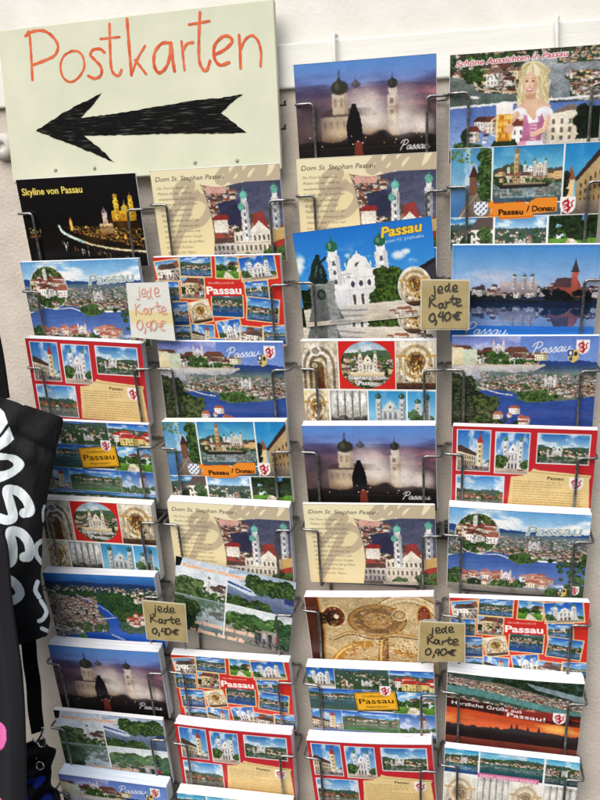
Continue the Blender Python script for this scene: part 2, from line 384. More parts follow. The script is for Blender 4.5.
def v_aerial(w, h, seed=1, k=4, dens=260, hs=None):
    """looking down on roofs"""
    p = P(w, h, (70, 78, 62), k); rg = random.Random(seed)
    p.noise(0, 0, w, h, .3, w * .1, h * .1, seed)
    p.town(0, w, 0, h, dens, hs or h * .05, seed); return p.photo(seed)

# ------------------------------------------------------------------ the card fronts (148 x 105 mm)
CW, CH = 148.0, 105.0
def d_skyline():
    p = P(CW, CH, (12, 10, 12)); p.rect(0, 0, CW, CH, (16, 14, 20), (8, 7, 8))
    rg = random.Random(3)
    p.poly([(0, 62), (40, 58), (70, 50), (148, 36), (148, 105), (0, 105)], (16, 13, 12))
    rd = bez([(44, 55), (48, 62), (62, 70), (84, 78), (112, 84), (148, 88)])
    for w_, c, al in ((5, (120, 90, 40), .35), (2.6, (190, 160, 90), .7), (1.2, (250, 244, 214), 1)): p.line(rd, w_, c, al)
    p.line(bez([(44, 55), (48, 62), (60, 69), (72, 74)]), 3.4, (150, 196, 190), .75); p.line(bez([(44, 55), (47, 62), (58, 68)]), 1.4, (226, 250, 246), .9)
    for i in range(330):
        t = rg.random() ** .8; x = 52 + 96 * t; y = 60 + 24 * t - rg.random() * (6 + 16 * t)
        p.ell(x, y, rg.uniform(.3, 1.3), rg.uniform(.3, 1.1), rg.choice([(190, 130, 40), (226, 176, 70), (120, 76, 24), (90, 100, 50), (150, 70, 30), (60, 40, 20)]), rg.uniform(.4, 1))
    for i in range(46):
        x = 40 + rg.random() * 100; y = 70 + (x - 40) * .25 + rg.random() * 7
        p.line([(x, y), (x + .4, y + rg.uniform(2, 7))], .7, rg.choice([(240, 236, 220), (180, 150, 90), (200, 206, 210), (140, 40, 40)]), rg.uniform(.4, .95))
    for i in range(30):
        p.ell(4 + rg.random() * 16, 56 + rg.random() * 12, rg.uniform(.4, 1.6), rg.uniform(.4, 1.4), rg.choice([(200, 120, 50), (120, 60, 30), (230, 190, 120)]), .8)
    for cx, cy, rx, ry, al in ((124, 56, 26, 14, .4), (92, 68, 30, 12, .35), (128, 74, 22, 10, .3)): p.ell(cx, cy, rx, ry, (190, 120, 30), al, .95)
    for i in range(260):
        t = rg.random() ** .6; x = 56 + 92 * t; y = 62 + 20 * t - rg.random() * (8 + 14 * t); p.rect(x, y, x + rg.uniform(.5, 2.4), y + rg.uniform(.4, 1.6), rg.choice([(236, 176, 66), (250, 214, 120), (190, 120, 40), (110, 80, 30), (40, 30, 20), (24, 18, 14)]), al=rg.uniform(.5, 1))
    p.rect(100, 42, 106, 66, (206, 190, 180), (150, 110, 80)); p.poly([(99, 42), (103, 35), (107, 42)], (140, 120, 130)); p.rect(95, 54, 112, 66, (200, 170, 130), (150, 110, 60))
    for i in range(9): p.rect(96 + i * 1.8, 57, 97 + i * 1.8, 60, (80, 50, 30))
    p.rect(112, 40, 142, 52, (236, 176, 30), (170, 110, 20))
    p.tower(119, 50, 6, 22, (250, 206, 50), (190, 130, 20), (214, 150, 30)); p.tower(137, 52, 6, 22, (250, 200, 40), (190, 130, 20), (214, 150, 30)); p.dome(129, 42, 8, 10, (210, 160, 40))
    p.rect(58, 50, 61, 60, (220, 170, 80)); p.poly([(57.5, 50), (59.5, 45), (61.5, 50)], (190, 120, 40))
    p.noise(0, 30, CW, CH, .3, 6, 4, 4)
    p.photo(3, .5, .2); p.text('Skyline von Passau', 5, 18, 7.8, (250, 226, 90), width=76, bold=.022); return p
def d_dom():
    p = P(CW, CH, (240, 228, 180)); p.rect(0, 0, CW, CH, (244, 234, 192), (234, 214, 158))
    wm = (184, 164, 138)
    q = P(92, 90, (84, 88, 112), 4); q.rect(0, 0, 92, 90, (78, 82, 110), (112, 114, 134)); q.noise(0, 0, 92, 60, .08, 20, 6, 3)
    q.poly([(0, 0), (34, 0), (40, 16), (50, 30), (70, 44), (92, 52), (92, 90), (0, 90)], (84, 70, 66), (96, 84, 76))
    q.town(0, 34, 5, 40, 70, 6, 5); q.town(4, 24, 3, 10, 14, 5, 9, walls=((222, 176, 160), (226, 206, 180))); q.rect(6, 3, 30, 11, (214, 160, 146)); q.poly([(5, 3), (10, 0), (28, 0), (31, 3)], (120, 76, 66))
    q.town(0, 40, 40, 76, 60, 8, 6); q.town(40, 92, 50, 62, 40, 7, 7); q.poly([(18, 22), (38, 18), (48, 36), (46, 48), (22, 44)], (56, 58, 86)); q.poly([(38, 18), (50, 20), (52, 34), (47, 38)], (70, 74, 110))
    q.rect(12, 40, 28, 54, (222, 214, 200)); q.poly([(10, 40), (16, 34), (28, 34), (31, 40)], (150, 50, 46)); q.poly([(58, 34), (70, 32), (74, 50), (58, 50)], (150, 62, 58)); q.poly([(44, 40), (52, 36), (52, 50), (44, 52)], (176, 60, 50))
    q.poly([(0, 56), (22, 54), (26, 62), (0, 66)], (160, 74, 64)); q.rect(2, 66, 34, 84, (196, 190, 180), (130, 126, 124)); q.poly([(0, 66), (6, 60), (30, 60), (36, 66)], (92, 70, 66))
    for i in range(6): q.rect(4 + i * 5, 69, 6.4 + i * 5, 74, (80, 76, 80)); q.rect(4 + i * 5, 77, 6.4 + i * 5, 82, (80, 76, 80))
    q.rect(34, 54, 78, 84, (228, 222, 202), (190, 180, 158)); q.poly([(52, 54), (64, 42), (76, 54)], (232, 226, 208))
    for i in range(8): q.rect(36 + i * 5.2, 58, 38.2 + i * 5.2, 64, (100, 92, 88)); q.rect(36 + i * 5.2, 69, 38.4 + i * 5.2, 75, (100, 92, 88))
    q.rect(34, 66, 78, 67, (170, 160, 142)); q.tower(49, 64, 9, 42, (226, 228, 222), (96, 176, 160), (170, 174, 180)); q.tower(84, 64, 8.4, 46, (220, 222, 218), (92, 166, 150), (166, 170, 176)); q.dome(45, 30, 7, 9, (96, 176, 160))
    q.poly([(78, 54), (92, 50), (92, 70), (78, 70)], (204, 168, 104)); q.poly([(76, 68), (92, 62), (92, 90), (74, 90)], (170, 60, 50)); q.trees(70, 92, 74, 90, 22, 4.4, 2); q.trees(44, 62, 80, 90, 12, 4, 3); q.rect(30, 84, 70, 90, (170, 160, 146)); q.photo(8, .4, .22)
    p.paste(q, 102, 62, 92, 90)
    edge = bez([(57, 17), (62, 32), (66, 54), (67, 76), (63, 106)])
    p.poly([(40, 17)] + edge + [(40, 106)], (236, 220, 168)); 
    p.poly([(56, 16)] + bez([(56, 18), (80, 21), (110, 17), (149, 16)]) + [(149, 10), (56, 10)], (242, 232, 190))
    p.line(edge, .6, (110, 90, 70), .7); 
    for wd, x, y, xh, w_ in (('P', 2, 92, 26, 9), ('a', 22, 34, 20, 8), ('ssau', 74, 17, 17, 6.5)):
        o = P(CW, CH, (0, 0, 0)); script(o, wd, x, y, xh, w_, (255, 255, 255), .3)
        m = o.a[..., 0] * .72; lum = p.a.mean(2); cream = np.clip((p.a[..., 0] - p.a[..., 2] - .1) * 12, 0, 1) * (lum > .55)
        p.put(0, 0, p.W, p.H, m * cream, wm)
    for i, (ln, wd) in enumerate((('Der Dom St. Stephan in', 38), ('Passau ist ein 1668 im', 40), ('wiederholten barocken', 43), ('Neubau der im gotischen', 44), ('Ostchor erhaltenen', 36), ('Bischofskirche. Der', 37), ('Passauer Dom ist auf der', 44), ('höchsten Erhebung der', 43), ('Altstadt über Donau und', 43), ('Inn und mit einer Länge', 44), ('von 102 m eine der größten', 46), ('barocken Kirchen', 32), ('nördlich der Alpen', 34))): p.text(ln, 6 + i * .25, 21 + i * 6, 2.7, (92, 80, 62), shear=.25, width=wd, al=.85)
    p.text('Dom St. Stephan Passau', 5, 12.5, 5.2, (70, 62, 52), shear=.22, width=80); return p
def d_dusk():
    p = P(CW, CH); p.rect(0, 0, CW, 26, (88, 140, 216), (118, 136, 200)); p.rect(0, 26, CW, 64, (104, 94, 130), (96, 78, 78)); p.rect(0, 64, CW, 105, (96, 78, 78), (60, 46, 44))
    v = np.linspace(0, 1, p.H)[:, None]; hx = np.linspace(0, 1, p.W)[None]
    m = np.clip((fbm(p.H, p.W, 36, 240, 5, 4) - .42) * 5, 0, 1) * np.exp(-((v - .25) / .1) ** 2); p.put(0, 0, p.W, p.H, m * .85, (70, 66, 106))
    m = np.clip((fbm(p.H, p.W, 30, 260, 9, 3) - .44) * 5, 0, 1) * np.exp(-((v - .37) / .09) ** 2) * hx; p.put(0, 0, p.W, p.H, m * .9, (226, 136, 138))
    m = np.clip((fbm(p.H, p.W, 26, 200, 15, 3) - .5) * 6, 0, 1) * np.exp(-((v - .3) / .06) ** 2) * hx; p.put(0, 0, p.W, p.H, m * .7, (84, 66, 96))
    for cx, cy, rx, ry, al in ((70, 50, 26, 30, .8), (112, 54, 26, 36, .85), (132, 68, 16, 18, .9), (18, 62, 14, 16, .3), (80, 40, 18, 26, .5), (86, 62, 24, 16, .8), (48, 60, 30, 20, .55)): p.ell(cx, cy, rx, ry, (246, 236, 224), al, .97)
    p.poly([(24, 55), (32, 47), (66, 46), (80, 47), (88, 55)], (70, 56, 52), al=.8); p.rect(26, 54, 60, 80, (226, 206, 176), (140, 112, 86), .85); p.rect(60, 54, 98, 80, (226, 206, 176), (150, 120, 90), .3)
    for i in range(6): p.rect(29 + i * 7, 59, 31.5 + i * 7, 67, (130, 106, 82), al=.55)
    p.rect(39, 31, 56, 52, (240, 228, 204), (214, 192, 156)); p.rect(52, 31, 56, 52, (150, 126, 106), al=.5); p.rect(41, 36, 44, 45, (150, 122, 96), al=.6); p.rect(47.5, 36, 50.5, 45, (150, 122, 96), al=.6); p.rect(38, 38.5, 57, 39.3, (170, 146, 120), al=.6)
    p.dome(47.5, 32, 18, 17, (54, 60, 48), (92, 100, 76)); p.dome(65, 27, 9.5, 9, (84, 84, 98), (118, 116, 130)); p.rect(62, 27, 68, 42, (170, 156, 150), al=.5)
    p.rect(97.5, 36, 109, 76, (250, 242, 228), (204, 170, 130)); p.rect(105.5, 36, 109, 76, (176, 152, 130), al=.6); p.rect(96.5, 47, 110, 48, (180, 156, 130)); p.rect(96.5, 60, 110, 61, (180, 156, 130))
    for k in range(3): p.rect(100, 39 + k * 11, 104, 44 + k * 11, (124, 100, 82), al=.8)
    p.rect(99, 28, 107.5, 37, (236, 226, 208)); p.dome(103.2, 29, 10, 11, (48, 52, 48), (80, 88, 78))
    p.poly(bez([(0, 80), (20, 78), (44, 80), (62, 72), (80, 74), (92, 70), (104, 76), (126, 74), (148, 78)]) + [(148, 105), (0, 105)], (40, 32, 30), (8, 8, 10)); p.ell(78, 70, 10, 6, (206, 160, 90), .5, .95); p.ell(90, 75, 12, 6, (30, 24, 24), .9, .4)
    p.rect(0, 22, CW, 82, (70, 54, 62), al=.2)
    for cx, cy, rx, ry, c, al in ((80, 52, 20, 24, (250, 240, 228), .75), (112, 66, 22, 16, (250, 240, 228), .7), (134, 66, 14, 14, (250, 236, 226), .7), (46, 70, 22, 10, (250, 226, 180), .55), (20, 56, 20, 22, (80, 64, 72), .7), (64, 40, 12, 14, (236, 226, 226), .45), (103, 62, 5, 14, (255, 246, 226), .6)): p.ell(cx, cy, rx, ry, c, al, .97)
    p.blur(3)
    p.poly([(54, 88), (53, 64), (56, 54), (59, 46), (60, 42), (64, 42), (65, 46), (68, 54), (70, 64), (70, 88)], (22, 19, 25)); p.rect(60, 42, 64, 50, (26, 22, 28))
    p.poly([(62, 80), (69, 80), (71, 105), (60, 105)], (134, 58, 40), (96, 40, 32)); p.rect(0, 86, CW, 86.8, (70, 70, 76), al=.5)
    rg = random.Random(3)
    for i in range(16): p.ell(rg.uniform(4, 144), rg.uniform(74, 84), .6, .5, rg.choice([(255, 230, 170), (255, 250, 236), (240, 170, 80)]))
    p.photo(4, .4, .1); script(p, 'Passau', 108, 91, 4.2, .8, (236, 234, 238)); return p
def d_dirndl():
    p = P(CW, CH); q = v_aerial(CW, 50, 4, 4, 300, 3.6); p.paste(q, 74, 25, CW, 50)
    p.hill(0, 148, 3, 12, 3, (52, 72, 52), 3, (60, 80, 56)); p.trees(0, 60, 4, 12, 40, 3, 2)
    p.poly(bez([(74, 8), (100, 5), (148, 2)]) + bez([(148, 22), (124, 22), (112, 28), (148, 44)]) + [(148, 49), (104, 49), (86, 30), (70, 14)], (150, 156, 160), (120, 128, 136))
    p.poly(bez([(0, 20), (20, 26), (30, 36), (62, 40), (90, 44)]) + [(90, 50), (0, 50)], (112, 120, 116), (90, 104, 100))
    p.town(28, 66, 14, 32, 26, 9, 7, walls=((240, 236, 226), (226, 216, 200), (236, 210, 170))); p.line(bez([(22, 24), (32, 34), (62, 38), (90, 42)]), 1.6, (190, 176, 150)); p.trees(16, 34, 16, 26, 24, 3, 5)
    p.poly([(20, 39), (30, 41), (26, 43), (18, 41)], (226, 226, 222)); p.town(116, 148, 20, 44, 90, 3, 9, sl=.5); p.town(104, 148, 3, 14, 80, 2.4, 10, fill=(70, 92, 60))
    p.noise(0, 0, CW, 50, .14, 4, 3, 5)
    p.sky(0, 50, CW, 105, (92, 118, 178), (146, 166, 206), 0)
    p.poly([(0, 49), (148, 45), (148, 47), (0, 51)], (236, 236, 240))
    p.poly([(98, 62), (122, 56), (140, 60), (140, 94), (98, 94)], (226, 218, 198), (190, 180, 156)); p.poly([(96, 62), (118, 52), (142, 58), (142, 62), (120, 58)], (120, 110, 104))
    for i in range(4):
        for j in range(3): p.rect(102 + i * 8, 66 + j * 8, 105 + i * 8, 71 + j * 8, (110, 104, 100))
    p.trees(126, 148, 58, 92, 60, 5, 8, ((18, 30, 22), (28, 46, 30), (40, 60, 40))); p.rect(96, 86, 148, 105, (196, 190, 176), (160, 156, 146)); p.town(14, 60, 74, 92, 9, 16, 3, walls=((236, 230, 224), (226, 214, 200)), roofs=((90, 60, 56), (120, 70, 60))); p.trees(0, 30, 88, 104, 20, 5, 4)
    p.photo(5)
    # woman in a dirndl with a glass of beer
    rg = random.Random(4); HC = [(236, 226, 190), (216, 200, 150), (190, 168, 112), (248, 242, 220), (160, 138, 88), (226, 212, 170)]
    p.ell(82, 30, 14, 17, (206, 190, 142)); p.ell(90, 48, 8, 16, (206, 188, 140)); p.ell(72, 44, 5, 13, (200, 182, 130))
    for i in range(260):
        sg = rg.choice([-1, 1, 1]); a = rg.random(); x0 = 80 + sg * rg.uniform(4, 14) + (3 if sg > 0 else 0); y0 = 14 + rg.random() * 40
        L = [(x0 + math.sin(k * 1.2 + a * 6) * 1.6, y0 + k * 2.2) for k in range(4)]
        p.line(L, rg.uniform(.4, .9), rg.choice(HC), .8)
    p.ell(80.5, 17, 11, 6.5, (226, 214, 172))
    for i in range(60): x0 = 80 + rg.uniform(-10, 11); p.line(bez([(80 + (x0 - 80) * .3, 12 + rg.random()), (x0, 17), (x0 + (x0 - 80) * .25, 25)], 4), .5, rg.choice(HC), .8)
    p.poly([(75, 38), (86, 36), (90, 46), (100, 53), (97, 66), (70, 66), (66, 54), (74, 47)], (222, 176, 148)); p.ell(84, 52, 12, 8, (238, 200, 174), .7, .9); p.poly([(74, 42), (86, 40), (84, 46), (76, 46)], (186, 136, 108), al=.7)
    p.ell(79, 31, 6.9, 9.6, (226, 178, 148)); p.ell(77.4, 32, 5.2, 7.6, (244, 206, 180), .85, .8); p.ell(84.5, 33, 2.2, 6, (190, 138, 108), .6, .9); p.ell(79, 25, 5, 3, (240, 204, 176), .7, .9)
    for ex in (75.8, 81.8): p.ell(ex, 29, 1.7, .9, (150, 104, 84), .8); p.ell(ex, 29.1, 1.1, .6, (52, 44, 46)); p.line([(ex - 1.8, 26.9), (ex, 26.3), (ex + 1.7, 26.9)], .5, (150, 116, 80))
    p.line([(79, 30), (78.2, 33.6)], .6, (206, 152, 124)); p.ell(78.8, 34.2, 1.3, .5, (186, 128, 104), .8); p.ell(78.8, 37, 3, 1.6, (176, 66, 70)); p.ell(78.8, 36.7, 2.4, .9, (250, 246, 242))
    for i in range(50): sg = rg.choice([-1, 1]); x0 = 79 + sg * rg.uniform(6.4, 9.6); y0 = rg.uniform(20, 44); p.line([(x0, y0), (x0 + sg, y0 + 3), (x0 - sg * .4, y0 + 6), (x0 + sg, y0 + 9)], .6, rg.choice(HC), .9)
    p.ell(70, 58.5, 7, 5.4, (240, 240, 246)); p.ell(94, 60, 8.4, 6.4, (240, 240, 246)); p.ell(96, 62, 5, 4, (206, 206, 222), .7, .8); p.ell(70, 61, 5, 3, (206, 206, 222), .7, .8)
    p.poly([(74, 60), (84, 65), (92, 60), (95, 70), (91, 88), (73, 88)], (196, 126, 160), (170, 96, 136)); p.poly([(77, 59), (84, 66), (91, 59), (90, 68), (79, 69)], (244, 240, 246)); p.poly([(88, 62), (94, 64), (92, 86), (88, 88)], (150, 88, 124), al=.6)
    for k in range(5): p.line([(81, 70 + k * 3.4), (87, 71.4 + k * 3.4)], .5, (240, 226, 234)); p.line([(87, 70 + k * 3.4), (81, 71.4 + k * 3.4)], .4, (240, 226, 234))
    p.poly([(60, 105), (71, 86), (93, 86), (106, 105)], (222, 146, 178), (190, 108, 150)); p.poly([(74, 105), (78, 86), (93, 86), (100, 105)], (226, 230, 244), (190, 198, 226))
    for k in range(9): x = 76 + k * 2.6; p.line([(78 + k * 1.6, 87), (x, 105)], .5, (170, 178, 212), .6)
    p.ell(86, 79, 1.8, 2.2, (70, 66, 86)); p.line(bez([(67, 60), (56, 72), (54, 78)]), 6, (214, 164, 136)); p.line(bez([(66, 59), (55, 71), (53, 77)]), 2.4, (240, 202, 176), .8); p.line([(98, 64), (95, 75), (84, 80)], 5, (222, 176, 148)); p.line([(97, 63), (94, 74)], 2, (242, 206, 180), .8)
    p.rect(47, 57, 63, 85, (222, 160, 44), (196, 120, 26))
    for k in range(7):
        for m in range(4): p.ell(49.4 + k * 2.1, 62 + m * 6, .9, 2.2, rg.choice([(250, 220, 140), (236, 186, 80), (170, 100, 24), (246, 206, 110)]), .85)
    p.rect(47, 57, 48.4, 85, (252, 236, 190), al=.8); p.rect(61.2, 57, 62.4, 85, (250, 230, 170), al=.7); p.rect(46.8, 49, 63.2, 59, (240, 238, 232)); p.ell(55, 50, 8.4, 3.4, (252, 250, 246)); p.line([(47, 62), (42.6, 64), (42.6, 78), (47, 80)], 1.4, (226, 206, 160)); p.ell(60.6, 73, 4, 5, (226, 178, 148))
    for k in range(4): p.line([(57.6, 70 + k * 2.3), (63, 70.4 + k * 2.2)], .5, (190, 140, 112))
    p.blur(1); p.photo(6, .16, .08); p.text('Schöne Aussichten in Passau', 6, 11.5, 5.2, (206, 48, 72), shear=.25, width=108, ang=-.03, out=(252, 250, 250), ow=.8, bold=.012); return p
def d_donau():
    p = P(CW, CH, (246, 246, 246))
    a = P(42, 68, k=4); a.sky(0, 0, 42, 68, (70, 140, 190), (180, 214, 230), .5, 2); a.hill(0, 42, 36, 50, 6, (90, 116, 116), 2); a.rect(0, 40, 42, 68, (90, 140, 190), (60, 110, 170))
    a.poly([(42, 36), (22, 42), (8, 68), (42, 68)], (150, 138, 122), (120, 108, 94)); a.rect(20, 28, 28, 46, (120, 84, 64)); a.poly([(19, 28), (24, 16), (29, 28)], (80, 46, 42)); a.trees(32, 42, 4, 50, 50, 5, 3); a.trees(0, 22, 2, 14, 22, 1.8, 5, ((70, 96, 60), (110, 140, 80), (150, 170, 110)))
    a.line([(28, 44), (10, 68)], .8, (200, 190, 180)); a.photo(2)
    b = v_river(68, 56, 12, 4, .42, .66, ((40, 130, 190), (120, 190, 220)), ((104, 130, 140), (56, 84, 96)), True, .3, ((236, 214, 160), (226, 196, 150), (200, 170, 130), (240, 226, 190)), .15)
    b.tower(23, 36, 5, 26, (226, 186, 120), (150, 100, 60), (170, 130, 80)); b.town(4, 64, 30, 36, 16, 7, 3, walls=((232, 196, 130), (206, 160, 110), (236, 220, 180))); b.church(46, 30, 14, 18, (240, 226, 196)); b.poly([(4, 38), (60, 36), (54, 41), (8, 42)], (40, 40, 38)); b.rect(10, 36, 52, 38, (160, 140, 110)); b.trees(34, 62, 33, 36, 14, 2, 3)
    c = P(40, 68, k=4); c.sky(0, 0, 40, 68, (30, 130, 200), (120, 190, 226), .1, 2); c.poly([(40, 2), (14, 34), (14, 56), (40, 62)], (196, 170, 124), (150, 124, 84)); c.poly([(40, 0), (12, 33), (14, 36), (40, 8)], (60, 50, 44))
    for i in range(5):
        for j in range(3): x = 18 + i * 4.6; c.rect(x, 38 + j * 7 - (i * 3.4) * (1 - j * .4), x + 2, 42 + j * 7 - (i * 3.0) * (1 - j * .4), (90, 74, 58))
    c.rect(4, 34, 12, 58, (226, 196, 140)); c.poly([(3, 34), (8, 20), (13, 34)], (150, 90, 60)); c.rect(0, 54, 40, 68, (140, 124, 104), (100, 90, 80)); c.photo(3); c.trees(0, 3, 30, 60, 14, 4, 2, ((20, 24, 20), (30, 40, 26), (44, 50, 36)))
    p.paste(a, 20, 35, 42, 70); p.paste(b, 76.5, 28, 68, 56); p.paste(c, 130, 35, 38, 70); p.rect(42, 57, 112, 70, (90, 120, 140), (60, 84, 100))
    d = v_river(48, 34, 5, 4, .3, .8, ((40, 120, 190), (130, 190, 224)), spires=False); d.town(6, 40, 18, 30, 6, 18, 2, walls=((250, 244, 226),)); d.trees(34, 48, 12, 30, 20, 4, 3)
    p.paste(d, 22, 88, 44, 36); e = v_river(52, 34, 6, 4, .38, .98, ((80, 140, 196), (170, 206, 230))); p.paste(e, 72, 88, 52, 36); f = v_park(48, 34, 7, 4); f.trees(0, 48, 2, 20, 40, 5, 9, ((16, 28, 14), (30, 50, 22), (60, 80, 30))); p.paste(f, 124, 88, 48, 36)
    for x in (41.5, 111): p.rect(x, 0, x + .9, 70, (250, 250, 250))
    p.rect(0, 69.4, CW, 70.3, (250, 250, 250)); p.rect(45, 70, 45.9, 105, (250, 250, 250)); p.rect(98, 70, 98.9, 105, (250, 250, 250))
    p.text('Blick über Donau auf Rathaus u. Dom', 50, 51, 2.2, (240, 240, 236), shear=.2, width=54)
    p.poly([(36, 56), (44, 53), (44, 56), (76, 55), (76, 58), (86, 52), (107, 52), (107, 66), (84, 68), (84, 72), (50, 73), (50, 70), (38, 70), (42, 63)], (244, 138, 32)); p.line([(38, 68), (50, 69), (50, 71.5), (84, 70.5), (84, 67)], .7, (190, 84, 20)); p.rect(44, 55.4, 54, 56.4, (210, 60, 30)); p.rect(66, 55, 75, 56, (210, 60, 30))
    p.text('Passau', 49, 68, 5.6, (40, 20, 14), bold=.035, width=25); p.text('/ Donau', 77, 65.5, 5.6, (40, 20, 14), bold=.035, width=28)
    p.crest(24, 54, 14, 15, 'lozenge'); p.crest(110, 52, 15, 17); return p
def d_circle():
    p = P(CW, CH); p.sky(0, 0, CW, 34, (96, 160, 222), (206, 228, 244), .85, 11, th=.46)
    p.hill(0, CW, 23, 60, 5, (44, 72, 132), 5, (70, 100, 130)); p.hill(0, CW, 29, 60, 4, (70, 98, 116), 8, (96, 116, 96))
    p.town(0, CW, 32, 58, 620, 2.3, 3, fill=(104, 108, 104)); p.trees(0, 148, 32, 56, 90, 1.7, 3); p.rect(0, 28, CW, 46, (130, 150, 176), al=.28); p.church(92, 48, 12, 15)
    p.poly(bez([(0, 62), (30, 54), (58, 54), (80, 60), (110, 62), (148, 58)]) + [(148, 105), (0, 105)], (58, 90, 160), (112, 138, 192))
    p.poly(bez([(64, 60), (70, 54), (84, 52), (100, 56), (92, 64), (76, 67)]), (80, 106, 60)); p.trees(68, 94, 55, 63, 30, 2.2, 5); p.town(88, 148, 52, 60, 60, 3.4, 6)
    p.line(bez([(14, 52), (34, 57), (54, 56), (66, 60)]), 1.2, (226, 226, 222)); p.noise(0, 60, CW, 105, .1, 30, 2, 5)
    p.hill(0, 70, 92, 105, 4, (96, 110, 70), 3); p.town(6, 104, 84, 97, 44, 8, 4, walls=((246, 230, 214), (240, 214, 190), (226, 196, 170), (236, 236, 230)), roofs=((180, 112, 96), (160, 96, 80), (186, 130, 114)))
    p.church(64, 88, 12, 14, (240, 214, 210), (200, 150, 150)); p.trees(0, 12, 80, 98, 20, 4, 6); p.trees(48, 84, 90, 97, 16, 3.6, 7); p.poly([(0, 97), (148, 98), (148, 105), (0, 105)], (140, 136, 128), (110, 106, 100)); p.ell(122, 92, 12, 3, (206, 214, 226), .8, .7); p.trees(120, 148, 62, 100, 50, 3, 9, sl=-.5); p.poly([(100, 105), (148, 88), (148, 105)], (60, 80, 46)); p.trees(108, 148, 96, 105, 30, 3, 10)
    q = v_aerial(50, 50, 8, 4, 120, 5); q.town(6, 44, 14, 38, 24, 10, 9, walls=((250, 246, 238), (240, 230, 210)), roofs=((142, 74, 58), (160, 96, 80), (110, 74, 64))); q.trees(0, 50, 36, 50, 40, 3, 3); q.trees(0, 50, 2, 12, 30, 3, 4); q.tower(22, 16, 5, 12)
    p.paste(q, 31, 31, 46, 50, bw=.9, bc=(206, 214, 206), circle=True)
    p.photo(3); p.text('Passau', 83, 29, 11, (150, 176, 206), shear=.2, width=58, bold=.0, out=(226, 224, 190), ow=1.0, ang=-.07); p.text('Passau', 83, 29, 11, (132, 170, 210), shear=.2, width=58, ang=-.07)
    p.crest(134, 90, 9, 12); p.crest(121, 94, 9, 11, 'yellow'); return p
def d_collage():
    p = P(CW, CH, (222, 44, 36)); p.noise(0, 0, CW, CH, .06, 20, 20, 2)
    cr = (242, 206, 140)
    L = [('v', 17, 16, 28, 24, -.12), ('r', 50, 11, 36, 22, .05), ('p', 87, 13, 26, 24, .06), ('c', 122, 14, 40, 26, -.1), ('r', 14, 39, 26, 22, .03), ('v', 44, 36, 27, 24, .05), ('r', 119, 40, 26, 22, -.05), ('r', 124, 62, 36, 26, .12),
         ('r', 20, 66, 30, 27, -.03), ('g', 50, 64, 24, 25, -.18), ('a', 83, 57, 36, 25, .05), ('r', 21, 92, 28, 22, .02), ('h', 50, 90, 27, 22, .06), ('c', 83, 86, 28, 24, -.14), ('n', 108, 93, 26, 22, .1), ('r', 136, 92, 26, 22, -.02), ('p', 66, 103, 20, 14, .04)]
    for i, (kd, x, y, w, h, a) in enumerate(L):
        q = {'v': lambda: v_pass(w, h, i, 5), 'r': lambda: v_river(w, h, i * 3 + 1, 5, .4, [.55, .7, .6][i % 3], ((36, 96, 190), (130, 186, 232)), ((60, 110, 170), (26, 60, 110)), i % 2 == 0, .9), 'p': lambda: v_park(w, h, i, 5), 'c': lambda: v_church(w, h, i, 5, ((30, 90, 190), (120, 176, 230))),
             'g': lambda: v_gold(w, h, i, 5, (222, 216, 200)), 'h': lambda: v_hall(w, h, i, 5), 'a': lambda: v_river(w, h, 5, 5, .2, .55, ((50, 96, 120), (80, 120, 110)), ((34, 80, 150), (30, 80, 140)), False, 1.2), 'n': lambda: v_pass(w, h, i + 3, 5)}[kd]()
        p.paste(q, x, y, w, h, a, 1.3, cr)
    p.poly([(60, 27), (100, 28), (101, 46), (59, 45)], (222, 40, 34)); p.text('Dreiflüssestadt', 63, 31.5, 2.6, (250, 220, 210), width=30)
    p.text('Passau', 60, 43, 8.6, (255, 252, 250), bold=.03, width=41); p.ell(112, 44, .1, .1, (0, 0, 0)); return p
def d_red():
    p = P(CW, CH, (202, 34, 44)); p.noise(0, 0, CW, CH, .05, 30, 30, 3); wb = (240, 236, 232)
    p.paste(v_hall(36, 48, 2, 5), 22.5, 28.5, 34, 48, 0, .9, wb); p.paste(v_church(36, 48, 4, 5, ((44, 110, 190), (176, 206, 232))), 63, 30, 34, 48, 0, .9, wb)
    p.paste(v_river(52, 34, 9, 5, .5, .8, ((44, 110, 180), (170, 206, 230)), ((60, 80, 70), (44, 66, 50)), True, 1.2), 115, 23, 52, 34, 0, .9, wb)
    p.paste(v_river(50, 40, 21, 5, .5, .72, ((60, 130, 200), (190, 216, 236)), ((120, 130, 130), (110, 116, 120)), False, 1.1, ((190, 100, 70), (200, 130, 100), (230, 214, 190))), 30.5, 79, 50, 40, 0, .9, wb)
    pts = [(63, 58), (76, 56), (84, 50), (86, 47), (92, 49), (146, 53), (144, 58), (147, 100), (60, 100), (62, 78)]
    p.poly([(x + .8, y + 1) for x, y in pts], (140, 30, 30)); p.poly(pts, (236, 208, 142), (226, 192, 122)); p.line([(84, 51), (92, 52), (146, 55)], .7, (170, 130, 70)); p.noise(62, 54, 146, 100, .05, 8, 8, 3)
    p.text('Passau', 101, 60, 3.8, (70, 50, 30), bold=.02, width=17); p.lines(66, 63, 54, 4, 3.1, (96, 70, 40), 4); p.lines(66, 75.4, 74, 8, 3.1, (96, 70, 40), 5)
    p.crest(124, 56, 14, 16); return p
